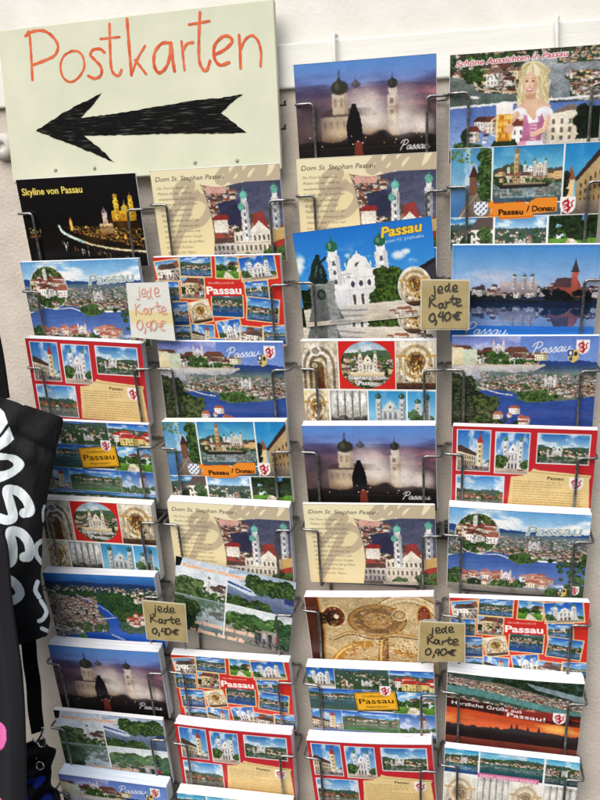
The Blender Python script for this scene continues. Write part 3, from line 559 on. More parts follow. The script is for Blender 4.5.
def d_pano():
    p = P(CW, CH, (96, 110, 90)); p.sky(0, 0, CW, 40, (112, 130, 206), (196, 196, 226), .35, 3)
    p.sky(70, 0, 148, 34, (96, 128, 206), (120, 150, 214), 0); 
    X0, Y0, X1, Y1 = p.box(50, 0, 90, 36)
    p.hill(90, 148, 28, 40, 3, (44, 66, 130), 4, (60, 84, 130)); p.hill(80, 148, 32, 44, 3, (56, 80, 118), 6, (70, 96, 96))
    p.poly([(0, 8), (24, 14), (60, 18), (90, 26), (90, 32), (0, 32)], (150, 120, 110)); p.town(0, 86, 22, 30, 30, 11, 12, walls=((236, 230, 190), (240, 224, 214), (226, 196, 180), (206, 220, 206), (240, 240, 236)), sl=.04)
    p.rect(0, 12, 12, 32, (240, 228, 186), (220, 204, 160)); p.rect(12, 14, 26, 31, (206, 224, 196), (190, 200, 170)); p.church(48, 22, 13, 19, (240, 222, 226), (220, 160, 170)); p.trees(36, 60, 18, 30, 34, 3, 3); p.trees(60, 84, 26, 31, 20, 2, 4)
    p.rect(0, 31, 96, 33, (196, 184, 160)); p.poly([(0, 32), (96, 32), (70, 48), (0, 48)], (196, 190, 184), (170, 176, 186))
    p.town(30, 148, 40, 62, 420, 2.4, 7, fill=(110, 116, 110)); p.hill(40, 148, 40, 44, 3, (90, 112, 100), 9); p.town(60, 148, 43, 62, 320, 2.4, 8); p.trees(34, 148, 42, 62, 80, 1.6, 4); p.rect(20, 36, 148, 52, (150, 160, 184), al=.28); p.church(102, 56, 13, 17, (226, 226, 214), (96, 150, 130))
    p.poly(bez([(20, 62), (50, 60), (74, 66), (110, 72), (148, 66)]) + [(148, 105), (40, 105)], (52, 84, 156), (44, 72, 140)); p.noise(30, 60, 148, 105, .12, 30, 2, 5)
    p.poly(bez([(68, 70), (76, 62), (92, 60), (112, 66), (100, 73), (80, 74)]), (84, 110, 64)); p.trees(70, 104, 62, 71, 40, 2.2, 5); p.town(100, 148, 58, 68, 70, 2.8, 6); p.line(bez([(24, 56), (50, 64), (64, 66)]), 1, (220, 220, 216)); p.poly([(56, 65), (60, 64), (58, 66)], (240, 240, 240))
    p.poly(bez([(0, 40), (10, 46), (22, 58), (44, 72), (50, 90), (56, 105)]) + [(0, 105)], (44, 50, 34), (30, 36, 24)); p.trees(0, 22, 46, 100, 90, 4, 8, ((34, 42, 30), (62, 72, 48), (108, 112, 74))); p.trees(18, 48, 68, 104, 60, 4, 9, ((40, 52, 30), (74, 92, 48), (126, 134, 74)))
    p.town(42, 72, 88, 104, 9, 9, 5, walls=((244, 232, 220), (236, 220, 200)), roofs=((176, 100, 78), (156, 86, 68))); p.noise(0, 0, CW, CH, .06, 5, 4, 3)
    p.photo(3); script(p, 'Passau', 80, 20, 5.4, .95, (240, 242, 250), ang=-.1); p.crest(126, 4, 13, 16); p.crest(118, 15, 11, 14, 'yellow'); return p
def d_sign():
    p = P(CW, CH, (230, 230, 230)); D = ((30, 90, 190), (110, 170, 230))
    p.paste(v_church(42, 28, 3, 5, D), 16, 13, 34, 28); p.paste(v_river(66, 34, 14, 5, .16, .86, D, ((70, 90, 80), (60, 80, 60)), True, 1.0), 65, 15, 64, 32); q = v_river(50, 34, 16, 5, .3, .95, D, spires=True); q.town(0, 50, 18, 32, 14, 9, 4, walls=((240, 214, 120), (246, 240, 230)), roofs=((206, 60, 50), (190, 50, 40))); p.paste(q, 122, 15, 52, 32)
    p.paste(v_river(62, 38, 17, 5, .25, .4, D, ((60, 100, 120), (70, 96, 80)), False, 1.4), 29, 47, 60, 32); p.paste(v_park(44, 32, 4, 5), 124, 47, 48, 32); q = v_river(40, 34, 8, 5, .5, .99, D, spires=False); p.paste(q, 80, 46, 44, 30)
    q = v_hall(30, 30, 5, 5); p.paste(q, 18, 78, 38, 30); p.paste(v_river(76, 32, 19, 5, .35, .55, D, ((90, 110, 90), (80, 120, 70)), False, 1.4), 72, 78, 70, 30); q = P(40, 30, k=5); q.sky(0, 0, 40, 30, (40, 96, 180), (190, 206, 230), .5, 3); q.tower(26, 28, 8, 18, (240, 236, 230), (190, 50, 50)); q.trees(0, 40, 22, 30, 24, 3, 2); p.paste(q, 127, 78, 42, 30)
    p.paste(v_river(CW, 14, 31, 4, .3, .8, D), 74, 100, CW, 13)
    for x0, y0, x1, y1 in ((33, 0, 33.5, 30), (97, 0, 97.5, 30), (0, 30.4, 148, 31), (0, 62.4, 148, 63), (104, 62, 104.5, 93), (37, 62, 37.5, 93)): p.rect(x0, y0, x1, y1, (220, 226, 236))
    a = -.1
    p.poly(rot(80.8, 46.8, 50, 28, a), (30, 24, 20)); p.poly(rot(80, 46, 50, 28, a), (40, 34, 20)); p.poly(rot(80, 46, 48.4, 26.4, a), (250, 178, 26)); p.poly(rot(80, 46, 46.4, 24.4, a), (60, 44, 10)); p.poly(rot(80, 46, 45.6, 23.6, a), (250, 180, 28))
    p.text('Dreiflüssestadt', 64.5, 41.6, 3.2, (70, 50, 16), width=30, ang=a); p.text('Passau', 60, 51.5, 7.4, (30, 22, 10), bold=.008, width=41, ang=a); p.text('Niederbayern', 68, 57.0, 3.2, (70, 50, 16), width=26, ang=a)
    p.crest(85, 23, 13, 15); return p
def d_stephan():
    p = P(CW, CH, (236, 232, 224))
    p.paste(v_nave(41, 56, 2, 5), 20.5, 28, 41, 56); p.paste(v_gold(43, 56, 3, 5, (214, 204, 182)), 126.5, 28, 43, 56); p.rect(42, 0, 104, 56, (222, 34, 28))
    q = v_aerial(58, 56, 6, 5, 160, 5); q.sky(0, 0, 58, 14, (120, 160, 190), (206, 216, 220), .4, 2); q.hill(0, 58, 12, 24, 5, (80, 100, 80), 3); q.trees(0, 58, 16, 34, 80, 3, 3); q.town(0, 58, 22, 54, 90, 5, 8); q.trees(0, 58, 38, 56, 30, 3, 5); q.church(30, 42, 22, 34, (240, 226, 190), (130, 150, 120)); q.rect(10, 36, 48, 44, (232, 216, 176), (180, 150, 110)); q.photo(5)
    p.paste(q, 73, 28, 58, 55, circle=True)
    p.text('Stephans-Dom', 52, 44.5, 4.6, (255, 255, 252), bold=.03, width=42, out=(50, 40, 36), ow=.4); p.text('Passau', 63, 51, 4.6, (255, 255, 252), bold=.03, width=20, out=(50, 40, 36), ow=.4)
    q = v_gold(28, 48, 7, 5, (226, 206, 150)); p.paste(q, 14, 81, 28, 47); p.paste(v_grey(42, 48, 2, 5), 51, 81, 42, 47)
    q = P(42, 48, k=5); q.sky(0, 0, 42, 48, (40, 140, 200), (150, 206, 230), .2, 2); q.church(24, 46, 34, 44, (200, 206, 200), (40, 70, 66), (130, 140, 140)); p.paste(q, 94.5, 81, 42, 47)
    q = P(32, 48, k=5); q.sky(0, 0, 32, 48, (50, 150, 210), (170, 214, 236), .2, 2); q.tower(12, 44, 8, 26, (190, 196, 186), (50, 80, 70)); q.trees(0, 32, 26, 46, 30, 4, 3); q.tower(23, 46, 5, 32, (120, 130, 120), (50, 60, 56)); p.paste(q, 132, 81, 31, 47)
    for x0, y0, x1, y1 in ((41, 0, 42, 57), (104, 0, 105, 57), (0, 56.2, 148, 58), (28.6, 57, 29.6, 105), (72.4, 57, 73.4, 105), (115.8, 57, 116.8, 105)): p.rect(x0, y0, x1, y1, (246, 244, 238))
    return p
def d_day():
    p = P(CW, CH); p.rect(0, 0, CW, CH, (30, 118, 214), (90, 176, 240)); m = np.clip((fbm(p.H, p.W, 60, 90, 21, 4) - .56) * 7, 0, 1)
    v = np.linspace(0, 1, p.H)[:, None]; p.put(0, 0, p.W, p.H, m * np.exp(-((v - .35) / .1) ** 2), (250, 250, 252))
    p.ell(110, 36, 9, 6, (246, 248, 252), .9, .6); p.ell(118, 33, 6, 4, (246, 248, 252), .9, .6); p.ell(5, 30, 6, 7, (236, 244, 252), .8, .7)
    wc, sh = (244, 244, 240), (206, 210, 218)
    p.dome(59, 44, 11, 13, (50, 110, 90)); p.church(66, 86, 68, 76, wc, (46, 106, 78), sh)
    p.rect(50, 56, 82, 86, wc, (226, 226, 222)); p.poly([(56, 56), (58, 48), (64, 44), (68, 38), (73, 44), (80, 48), (82, 56)], wc)
    for k in range(3): x = 58 + k * 9; p.ell(x, 62, 2.2, 3.4, (70, 74, 90)); p.rect(x - 1.6, 74, x + 1.6, 86, (84, 76, 72)); p.rect(x - 5, 53, x - 4, 86, sh)
    p.rect(50, 55, 82, 56, sh); p.rect(50, 68, 82, 69, sh); p.rect(36, 62, 50, 86, wc, sh); p.rect(82, 66, 104, 86, wc, sh)
    p.trees(86, 112, 50, 84, 90, 5, 3, ((34, 54, 24), (66, 94, 36), (112, 138, 56))); p.trees(78, 96, 72, 86, 40, 4, 4, ((34, 54, 24), (66, 94, 36), (112, 138, 56))); p.trees(0, 16, 66, 90, 50, 5, 6, ((16, 30, 14), (36, 56, 20), (70, 92, 36)))
    p.poly([(128, 52), (148, 44), (148, 88), (126, 86)], (60, 60, 66)); p.poly([(124, 54), (148, 42), (148, 47), (126, 58)], (40, 40, 46))
    p.rect(0, 85, CW, 105, (214, 206, 190), (180, 170, 152)); 
    for i in range(6): p.poly([(30, 84 + i * 3.2), (74 - i * 2, 88 + i * 3), (70 - i * 2, 90 + i * 3), (24, 87 + i * 3.4)], (150, 148, 146) if i % 2 else (196, 194, 190))
    p.poly([(10, 58), (36, 58), (38, 62), (36, 80), (44, 100), (4, 100), (10, 80)], (120, 124, 122), (96, 100, 100)); p.poly([(27, 60), (36, 60), (40, 100), (28, 100)], (160, 164, 162), al=.6); p.rect(8, 56, 38, 60, (150, 154, 150)); p.ell(22, 70, 5, 6, (46, 66, 56)); p.ell(22, 70, 2.5, 3.5, (80, 100, 86))
    for pt, w_ in (([(20, 52), (19, 40), (22, 34)], 9), ([(16, 54), (28, 55)], 7), ([(16, 44), (12, 52)], 4), ([(26, 40), (28, 50)], 6), ([(22, 32), (23, 28)], 5), ([(25, 36), (32, 30)], 2.4)): p.line(pt, w_, (32, 48, 44))
    p.line([(18, 48), (22, 38)], 1.4, (84, 110, 100)); p.ell(25, 44, 1.6, 3, (74, 96, 88)); p.noise(8, 26, 40, 100, .2, 2, 2, 6)
    p.photo(7, .4, .1); q = v_gold(36, 42, 9, 5, (236, 236, 230)); p.paste(q, 124, 72, 35, 43, bw=.6, bc=(240, 240, 240), circle=True)
    p.town(92, 148, 99, 105, 10, 6, 5); p.noise(0, 86, CW, 105, .12, 10, 1.5, 4)
    p.text('Passau', 94, 16, 10.5, (255, 206, 40), shear=.2, bold=.03, width=44, ang=-.05, out=(60, 60, 60), ow=.5); p.text('Passau', 94, 16, 10.5, (255, 210, 50), shear=.2, bold=.02, width=44, ang=-.05)
    p.text('DOM ST. STEPHAN', 98, 22.5, 2.8, (226, 236, 250), width=40, ang=-.05); return p
def d_blue():
    p = P(CW, CH, (120, 160, 214)); p.sky(0, 0, CW, 58, (70, 140, 214), (186, 196, 222), 0); m = np.clip((fbm(p.H, p.W, 60, 200, 13, 4) - .5) * 4, 0, 1); v = np.linspace(0, 1, p.H)[:, None]
    p.put(0, 0, p.W, p.H, m * np.exp(-((v - .36) / .12) ** 2) * .6, (236, 222, 226))
    p.hill(0, CW, 50, 62, 4, (50, 66, 96), 5, (30, 44, 60)); p.hill(60, CW, 46, 60, 6, (44, 54, 74), 8)
    p.town(20, 148, 46, 56, 70, 6, 5, walls=((206, 196, 196), (190, 170, 160), (150, 130, 130), (226, 216, 214)), roofs=((90, 66, 70), (110, 74, 70), (70, 64, 74))); p.rect(50, 38, 88, 50, (190, 180, 182), (140, 128, 134))
    for x in (64, 74, 82): p.tower(x, 46, 4.6, 12, (210, 200, 198), (60, 84, 84), (150, 140, 150))
    p.poly([(104, 44), (108, 36), (128, 36), (132, 46), (132, 54), (104, 54)], (150, 78, 66)); p.poly([(102, 44), (107, 34), (127, 34), (126, 44)], (84, 64, 70)); p.rect(121, 28, 127, 54, (190, 96, 76), (150, 76, 66)); p.poly([(120, 28), (124, 14), (128, 28)], (70, 60, 66))
    p.trees(96, 148, 48, 58, 40, 3.4, 3, ((16, 22, 26), (24, 34, 34), (40, 48, 40))); p.trees(0, 60, 54, 58, 40, 2, 4, ((20, 28, 36), (30, 42, 46), (50, 60, 60)))
    p.rect(0, 58, CW, 60, (30, 36, 46)); p.water(0, 60, CW, 105, (40, 72, 140), (46, 130, 214), 4, .06); p.mirror(0, 60, CW, 88, (40, 80, 150), .4); p.water(0, 86, CW, 105, (40, 110, 200), (40, 130, 220), 4, .06); p.noise(0, 60, CW, 105, .1, 40, 1.4, 5)
    for a_, b_ in ((72, 60),): p.rect(0, 60, CW, 66, (20, 32, 54), al=.55)
    p.photo(5, .5, .1)
    for r in ((3, 2, 145, 2.5), (3, 102, 145, 102.5), (3, 2, 3.5, 102), (144.5, 2, 145, 102)): p.rect(*r, (70, 110, 180), al=.6)
    script(p, 'Passau', 12, 97, 6.2, .9, (236, 240, 250)); return p
def d_aerial():
    p = P(CW, CH); p.rect(0, 0, CW, 16, (60, 130, 206), (40, 84, 150)); p.hill(0, CW, 12, 40, 3, (34, 60, 110), 3, (40, 70, 70)); p.hill(0, CW, 18, 50, 3, (40, 72, 84), 5, (44, 78, 60))
    p.rect(0, 26, CW, CH, (50, 84, 60), (60, 90, 56)); p.town(10, 148, 18, 26, 120, 1.8, 4); p.trees(40, 148, 26, 60, 240, 3, 6, ((32, 62, 32), (52, 88, 42), (84, 116, 58)))
    p.poly(bez([(40, 30), (60, 38), (74, 46), (90, 62), (112, 78), (148, 92)]) + [(148, 105), (60, 105)] + bez([(62, 105), (76, 80), (72, 62), (60, 46), (38, 33)]), (30, 80, 170), (36, 96, 196))
    p.poly(bez([(0, 28), (30, 34), (56, 48), (72, 64), (70, 76), (40, 92), (0, 96)]), (120, 116, 106)); p.town(0, 64, 34, 88, 420, 3.2, 8); p.trees(20, 70, 74, 90, 40, 3, 9); p.town(10, 60, 36, 60, 120, 3.2, 12, walls=((240, 226, 214), (226, 206, 200)))
    p.poly(bez([(0, 96), (30, 92), (60, 86), (90, 92), (148, 105)]) + [(0, 105)], (34, 84, 176)); p.ell(36, 96, 7, 5, (70, 120, 60)); p.line(bez([(40, 30), (74, 50), (84, 60)]), .8, (226, 226, 220)); p.poly([(62, 66), (88, 62), (88, 63), (62, 67.4)], (230, 230, 226))
    p.poly([(92, 62), (120, 54), (148, 66), (148, 88), (112, 76)], (44, 74, 36)); p.trees(92, 148, 56, 84, 120, 3, 3); p.town(100, 140, 26, 40, 26, 4.6, 5, walls=((246, 240, 230), (240, 226, 200))); p.town(96, 130, 60, 76, 16, 6, 6, walls=((246, 240, 230), (226, 214, 200)), roofs=((206, 90, 60), (180, 60, 46)))
    p.poly([(78, 88), (96, 96), (92, 98), (76, 90)], (200, 210, 220), al=.7); p.photo(4); p.line([(28, 92), (36, 88), (42, 94), (36, 100), (30, 96)], .7, (200, 216, 226), .7); return p
def d_bike():
    p = P(CW, CH, (230, 232, 236)); a = P(66, 105, k=5); a.sky(0, 0, 66, 50, (196, 214, 232), (230, 236, 240), .5, 3); a.town(20, 66, 36, 48, 12, 9, 3, walls=((240, 238, 232), (226, 220, 210))); a.tower(44, 44, 4, 20, (240, 236, 230), (90, 90, 96)); a.trees(0, 34, 28, 52, 60, 5, 4, ((52, 70, 46), (88, 110, 66), (130, 150, 96))); a.trees(30, 66, 42, 52, 34, 3, 5)
    a.water(0, 52, 66, 105, (150, 164, 170), (96, 116, 120), 3); a.mirror(0, 53, 66, 90, (120, 140, 146), .55); a.poly([(0, 56), (12, 54), (34, 105), (0, 105)], (44, 66, 30), (30, 46, 24)); a.trees(0, 30, 60, 105, 70, 5, 8, ((34, 52, 30), (60, 86, 44), (96, 120, 64))); a.photo(3)
    b = P(82, 52, k=5); b.sky(0, 0, 82, 24, (150, 176, 206), (206, 220, 232), .4, 4); b.water(0, 20, 82, 52, (130, 146, 170), (80, 96, 130), 3); b.trees(26, 82, 6, 26, 110, 4.6, 6, ((36, 56, 34), (66, 96, 50), (112, 138, 76))); b.poly([(0, 14), (30, 24), (36, 31), (28, 33), (0, 24)], (236, 240, 246), (180, 196, 220)); b.poly([(0, 18), (30, 26), (30, 28), (0, 21)], (40, 80, 160)); b.poly([(0, 10), (20, 18), (0, 17)], (210, 220, 234)); b.trees(0, 60, 40, 54, 50, 5, 3, ((36, 56, 32), (66, 96, 48), (108, 132, 70))); b.rect(70, 26, 82, 34, (60, 66, 120)); b.photo(4)
    c = P(82, 53, k=5); c.sky(0, 0, 82, 30, (206, 218, 226), (226, 232, 230), .3, 4); c.trees(0, 82, 12, 28, 60, 7, 7, ((44, 74, 40), (80, 120, 64), (126, 158, 96))); c.rect(0, 26, 82, 53, (150, 150, 140), (110, 108, 100)); c.trees(0, 44, 22, 32, 40, 3, 8); rg = random.Random(4)
    for x, cl in ((44, (60, 60, 70)), (50, (190, 186, 180)), (66, (206, 44, 60)), (40, (70, 90, 70)), (57, (50, 50, 60))):
        y = 30 + rg.random() * 4; c.ell(x, y, 1.6, 1.8, (206, 160, 130)); c.line([(x, y + 2), (x + .6, y + 10)], 4.4, cl); c.line([(x, y + 9), (x + 1.6, y + 18)], 2.4, (50, 50, 66)); c.ell(x - 3, y + 18, 4, 4, (40, 40, 44), .8); c.ell(x - 3, y + 18, 3.2, 3.2, (130, 130, 124)); c.line([(x - 3, y + 18), (x + 3, y + 11), (x + 7, y + 18)], .6, (50, 50, 60))
    c.trees(68, 82, 16, 46, 60, 4, 9, ((30, 60, 36), (60, 100, 60), (100, 140, 90))); c.photo(5)
    p.paste(a, 32, 53, 65, 104); p.paste(b, 107, 26, 82, 52); p.paste(c, 107, 79, 82, 53); p.rect(64.6, 0, 66, 105, (246, 246, 248)); p.rect(65, 51, 148, 52.4, (246, 246, 248)); p.poly([(0, 0), (9, 0), (6, 12), (0, 14)], (20, 24, 24)); p.poly([(0, 105), (0, 60), (14, 105)], (22, 30, 22), al=.6)
    o = (240, 150, 84); w_ = (252, 244, 236)
    p.text('Radeln und Wandern', 9, 12, 5, o, shear=.2, bold=.02, width=78, out=w_, ow=.7); p.text('an Donau, Inn und Ilz', 28, 92, 5, o, shear=.2, bold=.02, width=76, out=w_, ow=.5); p.text('an Donau, Inn und Ilz', 22, 104, 5, o, shear=.2, bold=.02, width=70, out=w_, ow=.5); return p
def d_ceiling():
    p = P(CW, CH, (214, 204, 184)); p.rect(0, 0, CW, CH, (196, 186, 164), (206, 190, 158)); rg = random.Random(5)
    cr, sh, go, br = (236, 228, 210), (150, 130, 102), (196, 148, 66), (92, 62, 44)
    def ringed(cx, cy, rx, ry, L, a0=0):
        for q, c in L: p.ell(cx, cy, rx * q, ry * q, c)
    ringed(116, 40, 46, 44, ((1, sh), (.96, cr), (.88, (206, 192, 166)), (.84, cr), (.76, (170, 150, 120)), (.73, (216, 204, 180))))
    ringed(82, 32, 34, 22, ((1, (120, 98, 74)), (.95, go), (.9, (176, 152, 118)), (.8, (142, 116, 86)), (.5, (186, 158, 118))))
    for i in range(90):
        a = rg.uniform(0, 6.28); q = rg.uniform(.1, .85); p.ell(82 + 34 * q * math.cos(a), 32 + 22 * q * math.sin(a), rg.uniform(.8, 3), rg.uniform(.6, 2), rg.choice([(214, 190, 150), (120, 90, 66), (166, 120, 80), (110, 116, 120), (226, 214, 190)]), .7)
    p.poly([(0, 0), (16, 0), (19, 50), (14, 105), (0, 105)], (104, 60, 46), (70, 42, 34)); p.line([(16, 0), (19, 50), (14, 105)], 2, go)
    ringed(32, 27, 15, 16, ((1, cr), (.9, go), (.84, (104, 62, 52)), (.5, (70, 44, 40)))); p.ell(35, 27, 2.8, 3.4, (250, 246, 238)); p.poly([(14, 22), (28, 20), (28, 36), (14, 38)], (44, 30, 28), al=.85)
    ringed(136, 26, 8, 15, ((1, go), (.85, (128, 58, 46)), (.5, (158, 86, 68)))); ringed(108, 24, 9, 8, ((1, cr), (.8, sh), (.6, (200, 180, 146))))
    p.rect(20, 50, 148, 105, (226, 216, 194), (176, 154, 118), .55); p.ell(62, 54, 8, 11, (250, 246, 236), .9, .6); p.ell(118, 66, 22, 10, (250, 244, 228), .6, .9)
    for bx, w_, c in ((bez([(24, 100), (36, 80), (56, 68), (70, 66)]), 11, go), (bez([(24, 96), (36, 77), (56, 66)]), 2.5, (250, 226, 150)), (bez([(84, 105), (86, 80), (88, 60)]), 12, (150, 110, 62)), (bez([(81, 105), (83, 80), (85, 60)]), 2.6, (246, 222, 150)), (bez([(90, 105), (91, 80), (92, 62)]), 2.2, br), (bez([(100, 74), (116, 80), (136, 76)]), 5, go), (bez([(30, 56), (50, 48), (76, 54), (104, 50), (148, 58)]), 1.6, go), (bez([(30, 60), (50, 52), (76, 58), (104, 54), (148, 62)]), 1.2, br)): p.line(bx, w_, c)
    for cx, cy, n_, sp_ in ((56, 70, 80, 6), (46, 78, 60, 6), (92, 64, 70, 5), (110, 72, 70, 6), (126, 76, 70, 6), (136, 68, 40, 5), (72, 90, 50, 8), (112, 92, 70, 12)):
        for i in range(n_): p.ell(cx + rg.gauss(0, sp_), cy + rg.gauss(0, sp_ * .7), rg.uniform(.4, 1.4), rg.uniform(.3, 1.1), rg.choice([go, (150, 100, 46), br, (240, 220, 160), (224, 184, 100), cr]), .9)
    for i in range(900):
        x = rg.uniform(18, 148); y = rg.uniform(4, 105); q = rg.uniform(.25, .9)
        p.ell(x, y, q * 1.5, q, rg.choice([go, (150, 104, 54), (110, 78, 52), (238, 222, 180), (206, 164, 90), (176, 150, 112), (246, 238, 220)]), .75)
    p.a = p.a * np.array([.92, .85, .72]); p.blur(1); p.photo(6, .3, .24, 1.4); return p
def d_gruss():
    p = P(CW, CH, (60, 80, 70)); p.hill(0, 148, 4, 14, 3, (60, 84, 80), 2); p.trees(50, 148, 2, 20, 120, 3.4, 4, ((24, 40, 28), (40, 60, 38), (60, 80, 48))); p.poly([(0, 14), (148, 50), (148, 30), (60, 8), (0, 6)], (120, 110, 100)); p.town(0, 148, 4, 16, 320, 2.6, 3, sl=.16); p.poly(bez([(0, 18), (40, 20), (80, 28), (148, 40)]) + bez([(148, 50), (90, 38), (40, 30), (0, 28)]), (90, 140, 136)); p.town(0, 96, 32, 46, 200, 2.8, 5, sl=.1); p.poly([(86, 4), (148, 18), (148, 26), (96, 12)], (120, 140, 146)); p.noise(0, 0, CW, 50, .18, 3, 3, 4)
    p.rect(0, 46, CW, 105, (186, 64, 30), (236, 132, 50)); p.rect(0, 44, CW, 50, (70, 36, 30), al=.9); p.noise(0, 50, CW, 86, .2, 50, 6, 4); p.poly([(0, 36), (60, 40), (148, 52), (148, 60), (90, 56), (0, 48)], (64, 30, 28)); m = np.clip((fbm(p.H, p.W, 50, 240, 6, 3) - .5) * 5, 0, 1); v = np.linspace(0, 1, p.H)[:, None]; p.put(0, 0, p.W, p.H, m * np.exp(-((v - .62) / .07) ** 2) * .8, (250, 170, 80)); p.ell(126, 66, 18, 8, (252, 190, 90), .7, .9)
    p.hill(0, CW, 74, 105, 6, (50, 34, 34), 6, (26, 20, 24)); p.trees(30, 148, 74, 80, 40, 3, 3, ((34, 24, 26), (40, 28, 28), (46, 32, 30)))
    for x, h in ((74, 10), (80, 12), (92, 8), (104, 9)): p.poly([(x - 1.6, 78), (x - 1.2, 72 - h * .3), (x, 70 - h * .6), (x + 1.2, 72 - h * .3), (x + 1.6, 78)], (38, 26, 28))
    p.rect(0, 92, CW, 105, (130, 60, 44), (110, 50, 40)); p.noise(0, 90, CW, 105, .2, 30, 1.4, 5)
    p.photo(8); p.rect(64, 42, 126, 55, (206, 50, 40), al=.55); p.text('Herzliche Grüße aus', 6, 45, 5, (248, 244, 240), bold=.012, width=78, ang=.035); p.text('Passau!', 68, 54, 5.6, (252, 248, 246), bold=.012, width=42, ang=.05); p.crest(118, 42, 14, 16); return p
def d_triple():
    p = P(CW, CH, (250, 250, 250)); p.paste(v_river(40, 36, 33, 5, .3, .62, ((40, 150, 206), (170, 220, 236)), ((60, 110, 160), (40, 84, 130)), True, .4, ((240, 220, 180), (226, 196, 150))), 19, 18, 38, 36); p.paste(v_river(70, 36, 35, 5, .3, .5, ((60, 160, 210), (150, 210, 230)), ((60, 110, 120), (30, 70, 80)), False, 1.3), 75, 18, 70, 36); p.paste(v_river(40, 36, 37, 5, .3, .7, ((60, 160, 210), (170, 220, 236)), ((60, 90, 100), (30, 60, 80)), True, 1.0), 130, 18, 36, 36)
    p.rect(38, 0, 39.2, 36, (250, 250, 250)); p.rect(110.6, 0, 112, 36, (250, 250, 250)); p.rect(0, 36, CW, 38, (250, 250, 250)); p.rect(38, 32, 106, 40, (226, 110, 160)); p.text('DREIFLÜSSESTADT PASSAU', 41, 38.4, 3.8, (252, 240, 248), width=62, bold=.012)
    for i, cx in enumerate((19, 56, 93, 130)): p.paste(v_grey(36, 66, i + 4, 5) if i % 2 else v_gold(36, 66, i, 5, (226, 226, 214)), cx, 72, 36, 66)
    p.rect(0, 44, CW, 105, (240, 236, 226), al=.35); return p
DESIGNS = dict(skyline=d_skyline, dom=d_dom, dusk=d_dusk, dirndl=d_dirndl, donau=d_donau, circle=d_circle, collage=d_collage, red=d_red, pano=d_pano, sign=d_sign, stephan=d_stephan, day=d_day, blue=d_blue, aerial=d_aerial, bike=d_bike, ceiling=d_ceiling, gruss=d_gruss, triple=d_triple)
# ------------------------------------------------------------------ materials
def mat(name):
    m = bpy.data.materials.new(name); m.use_nodes = True
    nt = m.node_tree; return m, nt, nt.nodes['Principled BSDF']
def nd(nt, t, **kw):
    n = nt.nodes.new(t)
    for k, v in kw.items():
        if k.startswith('i_'): n.inputs[k[2:].replace('_', ' ')].default_value = v
        else: setattr(n, k, v)
    return n
def coords(nt, scale=(1, 1, 1), out='Object'):
    tc = nd(nt, 'ShaderNodeTexCoord'); mp = nd(nt, 'ShaderNodeMapping'); mp.inputs['Scale'].default_value = scale
    nt.links.new(tc.outputs[out], mp.inputs['Vector']); return mp.outputs['Vector']
def ramp(nt, fac, stops):
    r = nd(nt, 'ShaderNodeValToRGB'); e = r.color_ramp.elements
    while len(e) < len(stops): e.new(.5)
    for q, (p, c) in zip(e, stops): q.position = p; q.color = (*c, 1)
    nt.links.new(fac, r.inputs['Fac']); return r.outputs['Color']
def noisy(name, c1, c2, scale, rough=.5, metal=0.0, bump=0.0, bscale=None, stretch=(1, 1, 1), spec=.5, detail=4, bdist=.001):
    m, nt, b = mat(name)
    v = coords(nt, stretch); n = nd(nt, 'ShaderNodeTexNoise'); n.inputs['Scale'].default_value = scale; n.inputs['Detail'].default_value = detail
    nt.links.new(v, n.inputs['Vector'])
    nt.links.new(ramp(nt, n.outputs['Fac'], [(.32, c1), (.68, c2)]), b.inputs['Base Color'])
    b.inputs['Roughness'].default_value = rough; b.inputs['Metallic'].default_value = metal; b.inputs['Specular IOR Level'].default_value = spec
    if bump:
        n2 = nd(nt, 'ShaderNodeTexNoise'); n2.inputs['Scale'].default_value = bscale or scale; n2.inputs['Detail'].default_value = 5
        nt.links.new(v, n2.inputs['Vector'])
        bp = nd(nt, 'ShaderNodeBump'); bp.inputs['Strength'].default_value = bump; bp.inputs['Distance'].default_value = bdist
        nt.links.new(n2.outputs['Fac'], bp.inputs['Height']); nt.links.new(bp.outputs['Normal'], b.inputs['Normal'])
    return m
def painted(name, rough, spec, grain=0.0, bump=0.0, bscale=400.0):
    m, nt, b = mat(name)
    a = nd(nt, 'ShaderNodeAttribute'); a.attribute_name = 'paint'
    out = a.outputs['Color']
    if grain:
        n = nd(nt, 'ShaderNodeTexNoise'); n.inputs['Scale'].default_value = 30; n.inputs['Detail'].default_value = 6
        nt.links.new(coords(nt), n.inputs['Vector'])
        mx = nd(nt, 'ShaderNodeMix', data_type='RGBA', blend_type='MULTIPLY'); mx.inputs['Factor'].default_value = grain
        nt.links.new(out, mx.inputs['A']); nt.links.new(ramp(nt, n.outputs['Fac'], [(.3, (.7, .7, .7)), (.7, (1, 1, 1))]), mx.inputs['B']); out = mx.outputs['Result']
    nt.links.new(out, b.inputs['Base Color']); b.inputs['Roughness'].default_value = rough; b.inputs['Specular IOR Level'].default_value = spec
    if bump:
        n2 = nd(nt, 'ShaderNodeTexNoise'); n2.inputs['Scale'].default_value = bscale; n2.inputs['Detail'].default_value = 3
        nt.links.new(coords(nt), n2.inputs['Vector']); bp = nd(nt, 'ShaderNodeBump'); bp.inputs['Strength'].default_value = bump; bp.inputs['Distance'].default_value = .0008
        nt.links.new(n2.outputs['Fac'], bp.inputs['Height']); nt.links.new(bp.outputs['Normal'], b.inputs['Normal'])
    return m
M_CARD = painted('glossy printed card', .3, .45, .08)
M_CLOTH = painted('printed cloth', .8, .3, .25, .6, 900.0)
